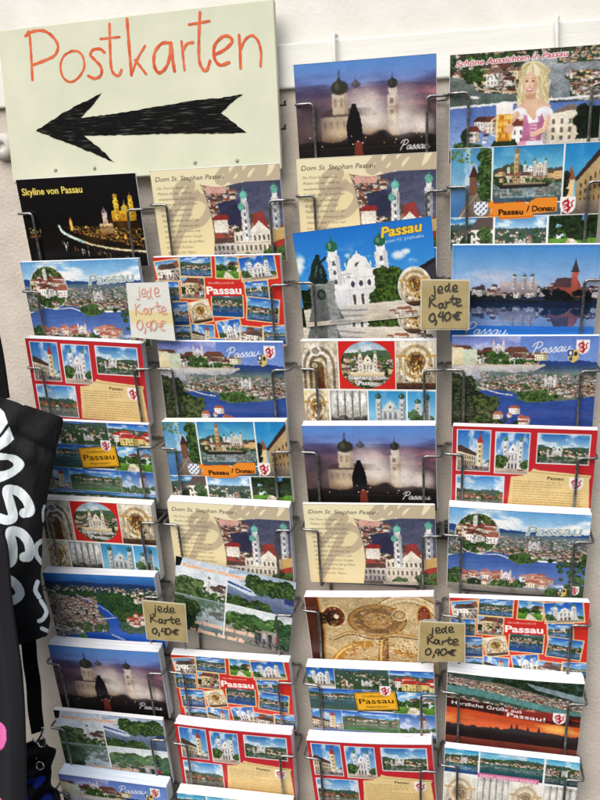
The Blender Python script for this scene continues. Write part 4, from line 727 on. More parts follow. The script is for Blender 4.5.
def edge_mat(name, c1, c2):
    """cut card edges seen side on: hair-fine layers across the thickness"""
    m, nt, b = mat(name); v = coords(nt, (12, 2600, 12)); n = nd(nt, 'ShaderNodeTexNoise'); n.inputs['Scale'].default_value = 1.0; n.inputs['Detail'].default_value = 2
    nt.links.new(v, n.inputs['Vector']); nt.links.new(ramp(nt, n.outputs['Fac'], [(.3, c1), (.6, c2)]), b.inputs['Base Color']); b.inputs['Roughness'].default_value = .75; b.inputs['Specular IOR Level'].default_value = .2
    return m
M_EDGE = {'white': edge_mat('white card edges', (.62, .64, .67), (.84, .84, .85)), 'pink': edge_mat('red printed card edges', (.74, .5, .54), (.92, .82, .84)), 'blue': edge_mat('blue printed card edges', (.5, .64, .84), (.86, .9, .94)), 'cream': edge_mat('cream card edges', (.7, .66, .56), (.92, .9, .85))}
M_WIRE = noisy('galvanised wire', (.15, .15, .147), (.36, .36, .35), 260, .36, .85)
M_WHITEWIRE = noisy('white painted wire', (.7, .69, .66), (.82, .81, .78), 80, .5)
M_WALL = noisy('rough stucco', (.48, .435, .375), (.57, .52, .455), 26, .95, 0, .6, 260, spec=.15, bdist=.0018)
M_UPPER = noisy('white stucco', (.66, .645, .60), (.73, .715, .675), 20, .95, 0, .4, 200, spec=.15, bdist=.0012)
M_BOARD = noisy('white painted wood', (.65, .655, .61), (.71, .715, .675), 9, .6, 0, .2, 60, (1, 1, 14), spec=.3)
M_SIGN = noisy('pale green board', (.54, .565, .43), (.615, .63, .485), 18, .6, spec=.3)
M_BLACKINK = noisy('scratchy black marker', (.006, .006, .006), (.03, .03, .03), 60, .7, stretch=(1, 1, 8))
M_PLASTIC = noisy('black plastic', (.012, .012, .012), (.03, .03, .03), 90, .5)
M_GREYMETAL = noisy('weathered grey metal', (.42, .40, .37), (.56, .54, .50), 60, .75, .0, .2, 300)
M_STEEL = noisy('nickel plated steel', (.55, .55, .54), (.75, .75, .74), 120, .22, 1.0)
M_WEB = noisy('black webbing', (.004, .004, .004), (.012, .012, .013), 300, .95, 0, .8, 900, (1, 1, 4), spec=.1)
M_TAG = noisy('tan card in clear film', (.29, .228, .098), (.38, .305, .15), 50, .28, spec=.5)
M_FILM = noisy('clear film margin', (.44, .41, .31), (.54, .51, .4), 90, .18, spec=.6)
M_TAGINK = noisy('black pen', (.012, .010, .008), (.03, .026, .02), 200, .6)
def streak_ink():
    m, nt, b = mat('red marker'); b.inputs['Specular IOR Level'].default_value = .1; v = coords(nt); n = nd(nt, 'ShaderNodeTexNoise'); n.inputs['Scale'].default_value = 55; n.inputs['Detail'].default_value = 3
    nt.links.new(v, n.inputs['Vector']); nt.links.new(ramp(nt, n.outputs['Fac'], [(.3, (.50, .065, .022)), (.5, (.62, .12, .045)), (.72, (.64, .19, .085))]), b.inputs['Base Color']); b.inputs['Roughness'].default_value = .6; return m
M_REDINK = streak_ink()
M_FADED = noisy('faded red pen', (.62, .22, .16), (.66, .36, .28), 160, .7)
M_DULL = noisy('dull screw head', (.30, .29, .23), (.42, .41, .33), 400, .7)
def arrow_ink():
    m, nt, b = mat('hatched black marker'); v = coords(nt, (40, 1, 900)); n = nd(nt, 'ShaderNodeTexNoise'); n.inputs['Scale'].default_value = 1.0; n.inputs['Detail'].default_value = 4
    nt.links.new(v, n.inputs['Vector']); nt.links.new(ramp(nt, n.outputs['Fac'], [(.0, (.004, .004, .004)), (.57, (.007, .007, .007)), (.64, (.05, .054, .045)), (.80, (.28, .31, .25))]), b.inputs['Base Color']); b.inputs['Roughness'].default_value = .85; b.inputs['Specular IOR Level'].default_value = .06; return m
M_ARROW = arrow_ink()

# ------------------------------------------------------------------ mesh helpers
def mesh_ob(name, V, F, m, parent=None, smooth=False, col=None, vc=None):
    me = bpy.data.meshes.new(name); me.from_pydata([tuple(map(float, v)) for v in V], [], [tuple(map(int, f)) for f in F])
    if vc is not None:
        at_ = me.color_attributes.new('paint', 'FLOAT_COLOR', 'POINT'); at_.data.foreach_set('color', np.concatenate([vc, np.ones((len(vc), 1))], 1).astype(np.float32).ravel())
    me.materials.append(m)
    if smooth: me.polygons.foreach_set('use_smooth', [True] * len(me.polygons))
    me.update(); o = bpy.data.objects.new(name, me); C.objects.link(o); o.parent = parent; return o
def grid_faces(nu, nv, off=0, flip=False):
    i = np.arange(nv - 1)[:, None] * nu + np.arange(nu - 1)[None, :] + off
    f = np.stack([i, i + 1, i + nu + 1, i + nu], -1).reshape(-1, 4)
    return f[:, ::-1] if flip else f
def fast_mesh(name, V, F, m, parent, vc=None, smooth=True):
    me = bpy.data.meshes.new(name); V = np.asarray(V, np.float32); F = np.asarray(F, np.int32)
    me.vertices.add(len(V)); me.vertices.foreach_set('co', V.ravel()); me.loops.add(F.size); me.loops.foreach_set('vertex_index', F.ravel())
    me.polygons.add(len(F)); me.polygons.foreach_set('loop_start', np.arange(0, F.size, 4, dtype=np.int32)); me.polygons.foreach_set('loop_total', np.full(len(F), 4, np.int32))
    me.update(calc_edges=True); me.validate()
    if vc is not None:
        a = me.color_attributes.new('paint', 'FLOAT_COLOR', 'POINT'); a.data.foreach_set('color', np.concatenate([vc, np.ones((len(vc), 1))], 1).astype(np.float32).ravel())
    me.materials.append(m); me.polygons.foreach_set('use_smooth', np.full(len(F), smooth))
    o = bpy.data.objects.new(name, me); C.objects.link(o); o.parent = parent; return o
def thing(name, label, cat, loc=(0, 0, 0), rot_=(0, 0, 0), group=None):
    o = bpy.data.objects.new(name, None); C.objects.link(o); o.empty_display_size = .02; o.location = [float(v) for v in loc]; o.rotation_euler = rot_
    o['label'] = label; o['category'] = cat
    if group: o['group'] = group
    return o
def tag(o, label, cat, group=None):
    o['label'] = label; o['category'] = cat
    if group: o['group'] = group
    return o
def tube(V, F, pts, r, n=8, cap=True):
    """swept round bar appended to V, F"""
    p = [np.array(q, float) for q in pts]; up = None; base = len(V)
    for i, q in enumerate(p):
        t = (p[min(i + 1, len(p) - 1)] - p[max(i - 1, 0)]); t /= np.linalg.norm(t) + 1e-12
        if up is None: up = np.cross(t, [0.31, .67, .12]); up /= np.linalg.norm(up)
        up = up - t * (up @ t); up /= np.linalg.norm(up); s = np.cross(t, up)
        for k in range(n): a = 2 * PI * k / n; V.append(q + r * (math.cos(a) * up + math.sin(a) * s))
    for i in range(len(p) - 1):
        for k in range(n): F.append((base + i * n + k, base + i * n + (k + 1) % n, base + (i + 1) * n + (k + 1) % n, base + (i + 1) * n + k))
    if cap: F.append(tuple(base + k for k in range(n))[::-1]); F.append(tuple(base + (len(p) - 1) * n + k for k in range(n)))
def fillet(pts, r, n=5):
    p = [np.array(q, float) for q in pts]; o = [p[0]]
    for a, b, c in zip(p[:-2], p[1:-1], p[2:]):
        u = a - b; v = c - b; lu, lv = np.linalg.norm(u), np.linalg.norm(v); d = min(r, lu * .48, lv * .48)
        s, e = b + u / lu * d, b + v / lv * d
        for k in range(n + 1): t = k / n; o.append((1 - t) ** 2 * s + 2 * t * (1 - t) * b + t * t * e)
    o.append(p[-1]); return o
def box(V, F, x0, x1, y0, y1, z0, z1, bev=0.0):
    b = len(V); V += [(x, y, z) for x in (x0, x1) for y in (y0, y1) for z in (z0, z1)]
    F += [tuple(b + k for k in f) for f in ((0, 1, 3, 2), (4, 6, 7, 5), (0, 4, 5, 1), (2, 3, 7, 6), (0, 2, 6, 4), (1, 5, 7, 3))]
def bevel(o, w, n=2):
    m = o.modifiers.new('bevel', 'BEVEL'); m.width = w; m.segments = n; m.limit_method = 'ANGLE'
def ribbon(V, F, pts, w, org, ex, ez, off, slope=2e-6):
    """flat pen stroke on a plane: pts in plane metres, round ends"""
    p = [np.array(q, float) for q in pts]; n = len(p); L = []; R = []
    for i, q in enumerate(p):
        t = p[min(i + 1, n - 1)] - p[max(i - 1, 0)]; t /= np.linalg.norm(t) + 1e-12; s = np.array([-t[1], t[0]]) * w / 2 * (1 + (.13 * math.sin(i * .9 + p[0][0] * 900) + .09 * math.sin(i * 2.3 + p[0][1] * 700) if 1 < i < n - 2 else 0))
        L.append(q + s); R.append(q - s)
    t0 = p[1] - p[0]; t0 /= np.linalg.norm(t0) + 1e-12; t1 = p[-1] - p[-2]; t1 /= np.linalg.norm(t1) + 1e-12
    def arc(c, t, a0):
        a = math.atan2(t[1], t[0]); return [c + w / 2 * np.array([math.cos(a + a0 + k * PI / 6), math.sin(a + a0 + k * PI / 6)]) for k in range(1, 6)]
    ey = np.cross(ex, ez); ey = ey / np.linalg.norm(ey)          # towards the viewer
    b = len(V)
    for i in range(n):
        h = off + slope * i
        V.append(org + L[i][0] * ex + L[i][1] * ez + ey * h); V.append(org + R[i][0] * ex + R[i][1] * ez + ey * h)
    for i in range(n - 1): F.append((b + 2 * i, b + 2 * i + 1, b + 2 * i + 3, b + 2 * i + 2))
    for c, t, a0, i0, h in ((p[0], t0, PI / 2, 0, off), (p[-1], t1, -PI / 2, n - 1, off + slope * (n - 1))):
        q = [V[b + 2 * i0], *[org + a[0] * ex + a[1] * ez + ey * h for a in arc(c, t, a0)], V[b + 2 * i0 + 1]] if i0 == 0 else [V[b + 2 * i0 + 1], *[org + a[0] * ex + a[1] * ez + ey * h for a in arc(c, t, a0)], V[b + 2 * i0]]
        k = len(V); V += q; F.append(tuple(range(k, k + len(q))))

# ------------------------------------------------------------------ setting
def board_line(px, top): return (68 - .0915 * px) if top else (114 - .0915 * px)
zt = at(300, board_line(300, True), -.012)[2]; zb = at(300, board_line(300, False), -.012)[2]
V, F = [], []; box(V, F, -1.9, 1.7, 0, .12, -.1, zb + .02)
o = mesh_ob('wall', V, F, M_WALL); tag(o, 'rough beige stucco house wall behind the postcard rack', 'wall')
V, F = [], []; box(V, F, -1.9, 1.7, .002, .12, zb + .0205, 3.0)
o2 = mesh_ob('upper_wall', V, F, M_UPPER, o)
V, F = [], []; box(V, F, -1.9, 1.7, -.007, -.0003, zb, zt)
o = mesh_ob('wooden_board', V, F, M_BOARD); bevel(o, .002); tag(o, 'white painted horizontal wooden board fixed along the wall above the rack', 'board')

# round bolt at the far left
c = at(1, 146, -.012); r = np.linalg.norm(at(13, 146, -.012) - c)
V, F = [], []; prof = [(1.0, .0), (1.0, .006), (.9, .0105), (.5, .012), (.3, .012), (.26, .009), (.0, .009)]; n = 40
for q, h in prof:
    for k in range(n): V.append((c[0] + r * q * math.cos(2 * PI * k / n), -h, c[2] + r * q * math.sin(2 * PI * k / n)))
for i in range(len(prof) - 1):
    for k in range(n): F.append((i * n + k, i * n + (k + 1) % n, (i + 1) * n + (k + 1) % n, (i + 1) * n + k))
o = mesh_ob('wall_bolt', V, F, M_GREYMETAL, smooth=True); tag(o, 'round grey metal bolt head on the wall left of the sign', 'bolt')

# ------------------------------------------------------------------ hand painted sign
YS = -.024
def S(px, py): return at(px, py, YS)
tl, tr, br, bl = S(-3, 30.5), S(273.5, -1.5), S(281.5, 169), S(13, 183)
bl2 = bl + (bl - tl) * .12; br2 = br + (br - tr) * .12
sg = thing('sign_board', 'pale green sign board hand lettered Postkarten in red with black arrow', 'sign', (tl + br) / 2)
org = (tl + br) / 2
V = [q - org for q in (tl, tr, br, bl)]; V += [q + np.array([0, .009, 0]) for q in V[:4]]
F = [(0, 3, 2, 1), (4, 5, 6, 7), (0, 1, 5, 4), (1, 2, 6, 5), (2, 3, 7, 6), (3, 0, 4, 7)]
o = mesh_ob('board', V, F, M_SIGN, sg); bevel(o, .0012)
ex = np.array([1., 0, 0]); ez = np.array([0, 0, 1.])
def sp(px, py): q = S(px, py) - org; return (q[0], q[2])
LET = [  # strokes of the lettering, each a run of places on the board
 [(26, 36), (29, 32), (30.5, 45), (31.5, 62), (32.5, 80)], [(25.5, 36), (33, 31.5), (44, 31), (53, 37), (58, 46), (55, 55), (46, 60), (33, 65)],
 [(72, 51), (64, 56), (60.5, 66), (63, 77), (70, 82), (78, 78), (84, 68), (83, 57), (78, 51.5), (71, 51)],
 [(104.5, 52.5), (100, 49), (93, 50), (90.5, 55), (95, 60), (101, 67), (101, 75), (95, 78.5), (88.5, 76)],
 [(109.5, 24), (110, 45), (111, 66), (114, 74), (119, 75.5), (121.5, 70)], [(100.5, 39), (110, 38), (119.5, 37)],
 [(127, 19), (129, 45), (131.5, 75)], [(145, 46), (138, 58), (131.5, 74)], [(135, 60), (140, 66), (146, 74)],
 [(171, 43), (162, 43.5), (155, 52), (154, 64), (158, 72.5), (164, 70), (169, 60), (171, 43), (172.5, 58), (174.5, 71)],
 [(181.5, 41.5), (183, 56), (184.5, 70)], [(182.5, 52), (187, 44), (193, 42.5)],
 [(200, 12.5), (199, 35), (199, 58), (202, 68), (206.5, 70.5), (210, 61)], [(189, 24.5), (199, 23), (209.5, 21)],
 [(214, 55), (224, 50), (232, 42), (229, 36.5), (222, 37), (214.5, 46), (214.5, 58), (220, 65), (229, 62.5)],
 [(239, 35), (240, 50), (240.5, 68)], [(240.5, 50), (245, 40), (252, 35.5), (258, 41), (261, 52), (260.5, 66)]]
V, F = [], []; hw = abs(sp(100, 60)[0] - sp(103.3, 60)[0])
for i, s_ in enumerate(LET):
    s_ = [(x, y) for x, y in s_]; ribbon(V, F, bez([sp(*q) for q in s_], 8), hw * .76 * (1 + .14 * math.sin(i * 2.3)), np.zeros(3), ex, ez, .0001 + .00002 * i)
mesh_ob('lettering', V, F, M_REDINK, sg)
ARW = [(36, 131), (60, 115), (80, 104), (101.5, 93), (92, 106), (80.5, 118), (110, 114.5), (150, 108), (190, 101), (215, 98.5), (243, 94.5), (230, 104), (221, 113), (233, 122), (246.5, 132.5), (220, 133.5), (170, 133.5), (130, 135), (84, 135.5), (100, 148), (114.5, 162.5), (100, 156), (78, 147)]
rg = random.Random(2); pl = []
for a, b in zip(ARW, ARW[1:] + ARW[:1]):
    k = max(2, int(math.dist(a, b) / 3))
    for j in range(k): t = j / k; w_ = .0 if j == 0 else .5; pl.append(sp(a[0] + (b[0] - a[0]) * t + rg.uniform(-w_, w_), a[1] + (b[1] - a[1]) * t + rg.uniform(-w_, w_)))
from mathutils.geometry import tessellate_polygon
from mathutils import Vector, Euler, Matrix
tri = tessellate_polygon([[Vector((x, 0, z)) for x, z in pl]])
F_ = []
for t in tri:
    a, b, c_ = (np.array(pl[i]) for i in t)
    F_.append(t if np.cross(b - a, c_ - a) > 0 else t[::-1])
mesh_ob('arrow', [(x, -.0005, z) for x, z in pl], F_, M_ARROW, sg)
for px, py in ((55.5, 170), (94.5, 168), (195, 162.5), (237, 160.5)):
    V, F = [], []; c = S(px, py) - org; b = 0
    for q, h in ((.0022, .0004), (.0018, .0012), (.0, .0013)):
        for k in range(12): V.append((c[0] + q * math.cos(k * PI / 6), -h, c[2] + q * math.sin(k * PI / 6)))
    for i in range(2):
        for k in range(12): F.append((b + i * 12 + k, b + i * 12 + (k + 1) % 12, b + (i + 1) * 12 + (k + 1) % 12, b + (i + 1) * 12 + k))
    mesh_ob('screw', V, F, M_DULL, sg, True)
for py in (103, 127):
    V, F = [], []; q = S(281, py) - org; tube(V, F, fillet([q + [-.004, .011, 0], q + [.003, .011, 0], q + [.003, .003, .001], q + [.005, .001, .002]], .002), .0011)
    mesh_ob('mounting_hook', V, F, M_PLASTIC, sg, True)

# ------------------------------------------------------------------ postcards
LEAN = math.radians(13.5); YT = -.048
GW, GH = 260, 184
PAINT = {}
def paint(k):
    if k not in PAINT: PAINT[k] = DESIGNS[k]().done(GW, GH).reshape(-1, 3)
    return PAINT[k]
def card_surface(b1, b2, y0):
    x = np.linspace(-CW / 2000, CW / 2000, GW)[None, :].repeat(GH, 0); z = np.linspace(CH / 1000, 0, GH)[:, None].repeat(GW, 1)
    u = x / .074; h = z / .105
    return x, y0 + b1 * u * h * h + b2 * u * u * h, z
def front_card(name, design, parent, b1, b2, y0=0.0, th=.0004):
    x, y, z = card_surface(b1, b2, y0)
    V = np.stack([x, y, z], -1).reshape(-1, 3)
    F = grid_faces(GW, GH, 0, True)
    # thin rim and back
    ring = np.concatenate([np.arange(GW), np.arange(1, GH) * GW + GW - 1, (GH - 1) * GW + np.arange(GW - 2, -1, -1), np.arange(GH - 2, 0, -1) * GW])
    n0 = len(V); Vb = V[ring] + [0, th, 0]; m = len(ring); i = np.arange(m); j = (i + 1) % m
    F2 = np.stack([ring[i], ring[j], n0 + j, n0 + i], 1)
    vc = np.concatenate([paint(design), np.full((m, 3), .72)], 0)
    return fast_mesh(name, np.concatenate([V, Vb]), np.concatenate([F[:, ::-1] * 1, F2]), M_CARD, parent, vc)
def card_pile(parent, t, b1, b2, tint, rng, splay=.0007):
    V, F = [], []; y = .0006; i = 0
    NX = 13
    while y < t - .0003:
        d = min(rng.choice([.0006, .0009, .0013, .002]), t - y)
        dx = rng.uniform(-1, 1) * splay; dz = rng.uniform(-1, .6) * splay; b = len(V)
        rows = []
        for zz in (CH / 1000 + dz, CH / 2000, .0):
            for yy in (y, y + d - .00012):
                for k in range(NX):
                    u = -1 + 2 * k / (NX - 1); h = zz / .105
                    V.append((u * CW / 2000 + dx, yy + b1 * u * h * h + b2 * u * u * h, zz))
        for r in range(2):
            for k in range(NX - 1):
                a = b + r * 2 * NX + k
                F.append((a, a + 1, a + 1 + 2 * NX, a + 2 * NX)); a2 = a + NX; F.append((a2 + 2 * NX, a2 + 1 + 2 * NX, a2 + 1, a2))
            for k in (0, NX - 1):
                a = b + r * 2 * NX + k; F.append((a, a + 2 * NX, a + 3 * NX, a + NX) if k == 0 else (a, a + NX, a + 3 * NX, a + 2 * NX))
        for k in range(NX - 1): a = b + k; F.append((a, a + NX, a + NX + 1, a + 1)); a = b + 4 * NX + k; F.append((a, a + 1, a + NX + 1, a + NX))
        y += d
    return mesh_ob('card_pile', V, F, M_EDGE[tint], parent)
def place(tlp, trp, Y, roll=None, lean=LEAN):
    a = at(*tlp, Y); b = at(*trp, Y)
    T = (a + b) / 2
    if roll is None: roll = math.atan2(-(b[2] - a[2]), b[0] - a[0])
    R = Euler((lean, roll, 0), 'XYZ').to_matrix()
    loc = Vector(T) - R @ Vector((0, 0, CH / 1000))
    return loc, Euler((lean, roll, 0), 'XYZ'), R
DESC = dict(skyline='night skyline postcards with yellow writing', dom='cream postcards with text beside town photo', dusk='purple dusk domes postcards', dirndl='postcards of woman in dirndl with beer mug', donau='six picture postcards with orange banner',
 circle='river town postcards with round inset', collage='red collage postcards of tilted pictures', red='red four picture postcards with parchment', pano='double panorama postcards with two crests', sign='postcards with yellow town sign', stephan='church interior postcards with red square',
 day='bright blue cathedral postcards', blue='blue river dusk postcards with red church', aerial='aerial postcards of rivers and green hill', bike='cycling postcards with orange writing', ceiling='gilded baroque ceiling postcards', gruss='greeting postcards with town above orange sunset', triple='postcards of three views over pink title band')
# column, design, TL, TR of the front card's top edge (photo places), pile thickness, edge tint, bends, where it stands
ST = [
 (0, 'skyline', (15.5, 180), (135, 173), .002, 'white', 0, 0, 'under the sign, topmost of the left column'),
 (0, 'circle', (19.5, 262.5), (138, 258.7), .006, 'blue', 0, 0, 'below the black night skyline card'),
 (0, 'red', (25.3, 338), (141.5, 343.8), .011, 'white', 0, -.001, 'just above the corner of the black bag'),
 (0, 'sign', (30.5, 419.5), (149, 425), .007, 'white', 0, 0, 'half hidden by the black bag'),
 (0, 'stephan', (35.5, 499.0), (153, 505.5), .012, 'cream', .0, 0, 'in the left column beside the black bag'),
 (0, 'aerial', (41, 572.5), (154.6, 577.5), .014, 'white', .0, 0, 'beside the bag, over the purple dusk cards'),
 (0, 'dusk', (46.5, 645), (158, 653), .016, 'white', .0, .001, 'in the left column beside the black strap'),
 (0, 'bike', (53.4, 710), (161.5, 720.6), .006, 'white', 0, 0, 'near the bottom of the left column'),
 (0, 'pano', (57, 773.7), (166.6, 788), .016, 'blue', 0, 0, 'lowest in the left column'),
 (1, 'dom', (149, 171), (279.5, 163.5), .004, 'white', 0, 0, 'under the sign, topmost of the second column'),
 (1, 'collage', (152, 257.6), (280, 254.8), .008, 'white', 0, 0, 'beside the white price note'),
 (1, 'pano', (156.5, 341.3), (282.7, 342.7), .006, 'blue', 0, 0, 'below the white price note in the second column'),
 (1, 'donau', (160, 421.9), (286.7, 421.9), .011, 'cream', 0, 0, 'in the middle of the second column'),
 (1, 'dom', (166.5, 501.3), (288.7, 508), .014, 'white', 0, 0, 'behind the tilted cycling card'),
 (1, 'collage', (170, 654.7), (289, 662.7), .011, 'white', .0, 0, 'below the tilted cycling card'),
 (1, 'red', (174, 724), (290.5, 737), .014, 'pink', .001, .0015, 'near the bottom of the second column'),
 (1, 'triple', (176, 793), (292, 806), .014, 'cream', 0, 0, 'lowest in the second column'),
 (2, 'dusk', (292.3, 65), (437.3, 53.3), .004, 'white', 0, 0, 'topmost of the third column, right of the sign'),
 (2, 'dom', (294.2, 159.3), (438, 152), .004, 'cream', 0, 0, 'above the tilted blue cathedral card'),
 (2, 'day', (297, 252), (437, 248), .005, 'blue', 0, 0, 'mostly hidden behind the tilted card of the same picture'),
 (2, 'stephan', (299.3, 341.3), (436.7, 340.8), .009, 'white', 0, 0, 'below the tilted blue cathedral card'),
 (2, 'dusk', (299.9, 425.9), (436.7, 425.9), .014, 'white', 0, 0, 'in the middle of the third column'),
 (2, 'dom', (302.7, 504), (435, 505.5), .004, 'cream', 0, 0, 'over the gilded ceiling card'),
 (2, 'ceiling', (302.7, 596.5), (435, 598.5), .012, 'pink', .002, .001, 'left of the lower right price tag'),
 (2, 'sign', (304.7, 666.4), (434.5, 673), .014, 'white', .001, 0, 'near the bottom of the third column'),
 (2, 'red', (305.6, 741.0), (432, 747), .016, 'pink', .001, .002, 'lowest in the third column'),
 (3, 'dirndl', (452.7, 55), (603, 44.3), .004, 'white', 0, 0, 'topmost of the right column'),
 (3, 'donau', (453.2, 149), (602, 141.8), .006, 'white', 0, 0, 'below the dirndl card in the right column'),
 (3, 'blue', (453.7, 245.3), (601.5, 244.5), .008, 'blue', 0, 0, 'right of the upper tan price tag'),
 (3, 'pano', (451.8, 336.5), (600, 336), .005, 'blue', 0, 0, 'below the blue dusk card in the right column'),
 (3, 'red', (452, 426), (599, 430.6), .009, 'pink', .0, .0, 'in the middle of the right column'),
 (3, 'circle', (446.4, 507), (595, 516.0), .014, 'white', .0, .001, 'below the red four picture card in the right column'),
 (3, 'collage', (448.4, 597.6), (591, 603), .007, 'white', .0, 0, 'right of the lower right price tag'),
 (3, 'gruss', (447, 672), (585.8, 687), .017, 'white', .002, .002, 'near the bottom of the right column'),
 (3, 'triple', (444.7, 747), (580.7, 764), .008, 'blue', .001, 0, 'lowest in the right column'),
]
rng = random.Random(11)
HOOKS = []
for col, d, a, b, t, tint, b1, b2, where in ST:
    loc, eul, R = place(a, b, YT)
    g = thing('postcard_stack', DESC[d] + ', ' + where, 'postcards', loc, eul, 'stacks of postcards in the rack pockets')
    front_card('front_card', d, g, b1, b2); card_pile(g, t * 1.12, b1, b2, tint, rng)
    HOOKS.append((col, loc, R))
# two loose cards leaning at an angle in front of their pockets
for d, a, b, lab, off in (('day', (291.3, 233.5), (432.4, 216), 'bright blue cathedral postcard tilted to the left in front of its pocket', .0085), ('bike', (176.7, 556), (295.3, 582.7), 'cycling postcard with orange writing slanting down to the right in the second column', .005)):
    loc, eul, R = place(a, b, YT - off, lean=LEAN)
    g = thing('postcard', lab, 'postcard', loc, eul); front_card('front_card', d, g, .0, .0)
    V, F = [], []; box(V, F, -.0738, .0738, .0006, .0009, .0002, .1048); mesh_ob('back', V, F, M_EDGE['white'], g)
bpy.context.view_layer.update()

# ------------------------------------------------------------------ wire racks, one per column
RW = .00155; YB = -.0032
ROWS = {0: [(0, 211), (1, 291), (2, 369), (3, 446), (4, 520), (5, 593), (6, 668), (7, 733), (8, 797)], 1: [(9, 202), (10, 286), (11, 370), (12, 451), (13, 528), (None, 610), (14, 678), (15, 750), (16, 822)],
        2: [(17, 99), (18, 193), (19, 282), (20, 370), (21, 455), (22, 534), (23, 616), (24, 691), (25, 766)], 3: [(26, 88), (27, 184), (28, 281), (29, 371), (30, 457), (31, 540), (32, 622), (33, 700), (34, 775)]}
CXS = [at(330, 300, YT)[0] * 0 + v for v in (0, 0, 0, 0)]
for c in range(4):
    xs = [h[1].x + .0 for h in HOOKS if h[0] == c]; CXS[c] = sum(xs) / len(xs)
RLAB = ['leftmost wire card rack, under the red and black sign', 'second wire card rack from the left, with the white price note', 'third wire card rack, its hook over the white board', 'rightmost wire card rack, holding the dirndl and sunset cards']
PXC = [85, 222, 366, 520]
for c in range(4):
    cx = CXS[c]; top = at(366, 60, YB)[2]
    rk = thing('wire_rack', RLAB[c], 'card rack', (cx, 0, .9), (0, 0, 0), 'wire card racks hanging on the wall')
    zt_ = at(PXC[c], 190 if c < 2 else 100, YB)[2]
    for sx in (-.052, .052):
        V, F = [], []; tube(V, F, [(sx, YB, zt_ - .9 - .03), (sx, YB, .62 - .9)], .0017); mesh_ob('upright', V, F, M_WIRE, rk, True)
    for idx, py in ROWS[c]:
        px = PXC[c]
        hz = at(px, py, YT)[2] - .9
        # plane of the cards' fronts at this height: read from a card of that row, else from its neighbour
        k = idx if idx is not None else 14
        loc, R = HOOKS[k][1], HOOKS[k][2]
        nrm = R @ Vector((0, -1, 0))
        fz = lambda z: (loc.y - (z + .9 - loc.z if idx is not None else z + .9 - (hz + .9 - .072)) * math.tan(LEAN)) - .0035
        zb_ = (loc.z - .9 - .004) if idx is not None else hz - .072
        V, F = [], []
        for sg_ in (-1, 1):
            e = sg_ * .0795; i_ = sg_ * .0595
            yf = fz(hz) - (.009 if idx == 19 else .005 if idx is None else 0)
            yl = fz(zb_) - (.009 if idx == 19 else .005 if idx is None else 0)
            path = [(sg_ * .052, YB, hz + .004), (e, YB - .001, hz + .004), (e, yf, hz), (i_, yf - .001, hz), (i_, yl, zb_ - .002), (i_, YB - .001, zb_ - .004), (sg_ * .052, YB, zb_ - .004)]
            tube(V, F, fillet(path, .005, 5), RW)
        tube(V, F, [(-.052, YB - .001, zb_ - .004), (.052, YB - .001, zb_ - .004)], RW)
        mesh_ob('pocket_wire', V, F, M_WIRE, rk, True)
    if c > 1:
        px, py0 = ((334, 37), (556, 30))[c - 2]
        q = at(px, py0, -.010); x = q[0] - cx; z0 = zt - .9
        V, F = [], []; tube(V, F, fillet([(x + .002, -.004, z0 - .0 + .0035), (x, -.0135, z0 + .0035), (x + .004, -.014, z0 - .085)], .003), .0022); mesh_ob('hanging_hook', V, F, M_WHITEWIRE, rk, True)
    if c in (0, 2):
        q = at((161, 441)[c // 2], (521, 537)[c // 2], -.03); x = q[0] - cx; z = q[2] - .9
        V, F = [], []; box(V, F, x - .013, x + .013, -.016, -.007, z - .008, z + .008); o = mesh_ob('clip', V, F, M_PLASTIC, rk); bevel(o, .0015)

# ------------------------------------------------------------------ price tags
HAND = {  # handwriting on a tag, unit square, y down
 'j': [[(.26, .10), (.262, .2), (.235, .285), (.17, .27)], [(.265, .05), (.272, .055)]], 'e1': [[(.34, .17), (.42, .15), (.43, .09), (.37, .08), (.33, .15), (.36, .22), (.45, .205)]],
 'd': [[(.57, .10), (.51, .10), (.475, .17), (.52, .22), (.57, .16)], [(.59, .03), (.575, .15), (.61, .22)]], 'e2': [[(.67, .17), (.75, .15), (.76, .09), (.70, .08), (.66, .15), (.69, .225), (.79, .205)]],
 'K': [[(.13, .33), (.125, .42), (.12, .53)], [(.25, .33), (.18, .38), (.125, .43)], [(.14, .42), (.19, .46), (.28, .51)]], 'a': [[(.41, .43), (.35, .42), (.31, .48), (.35, .53), (.40, .48), (.415, .42), (.42, .5), (.45, .53)]],
 'r': [[(.50, .42), (.505, .47), (.50, .53)], [(.505, .47), (.54, .43), (.60, .42)]], 't': [[(.68, .33), (.67, .45), (.69, .52), (.74, .51)], [(.61, .41), (.67, .40), (.76, .39)]], 'e3': [[(.79, .47), (.87, .45), (.88, .39), (.82, .38), (.78, .45), (.81, .53), (.91, .51)]],
 '0': [[(.19, .66), (.13, .69), (.10, .77), (.14, .84), (.21, .81), (.24, .73), (.20, .66)]], ',': [[(.285, .80), (.29, .84), (.265, .9)]], '4': [[(.38, .66), (.33, .76), (.45, .765)], [(.44, .66), (.435, .76), (.425, .85)]],
 '02': [[(.58, .66), (.52, .69), (.49, .77), (.53, .84), (.60, .81), (.63, .73), (.59, .66)]], 'E': [[(.87, .685), (.79, .68), (.73, .75), (.75, .83), (.84, .83)], [(.68, .73), (.75, .73), (.82, .72)], [(.68, .775), (.74, .775), (.80, .77)]]}
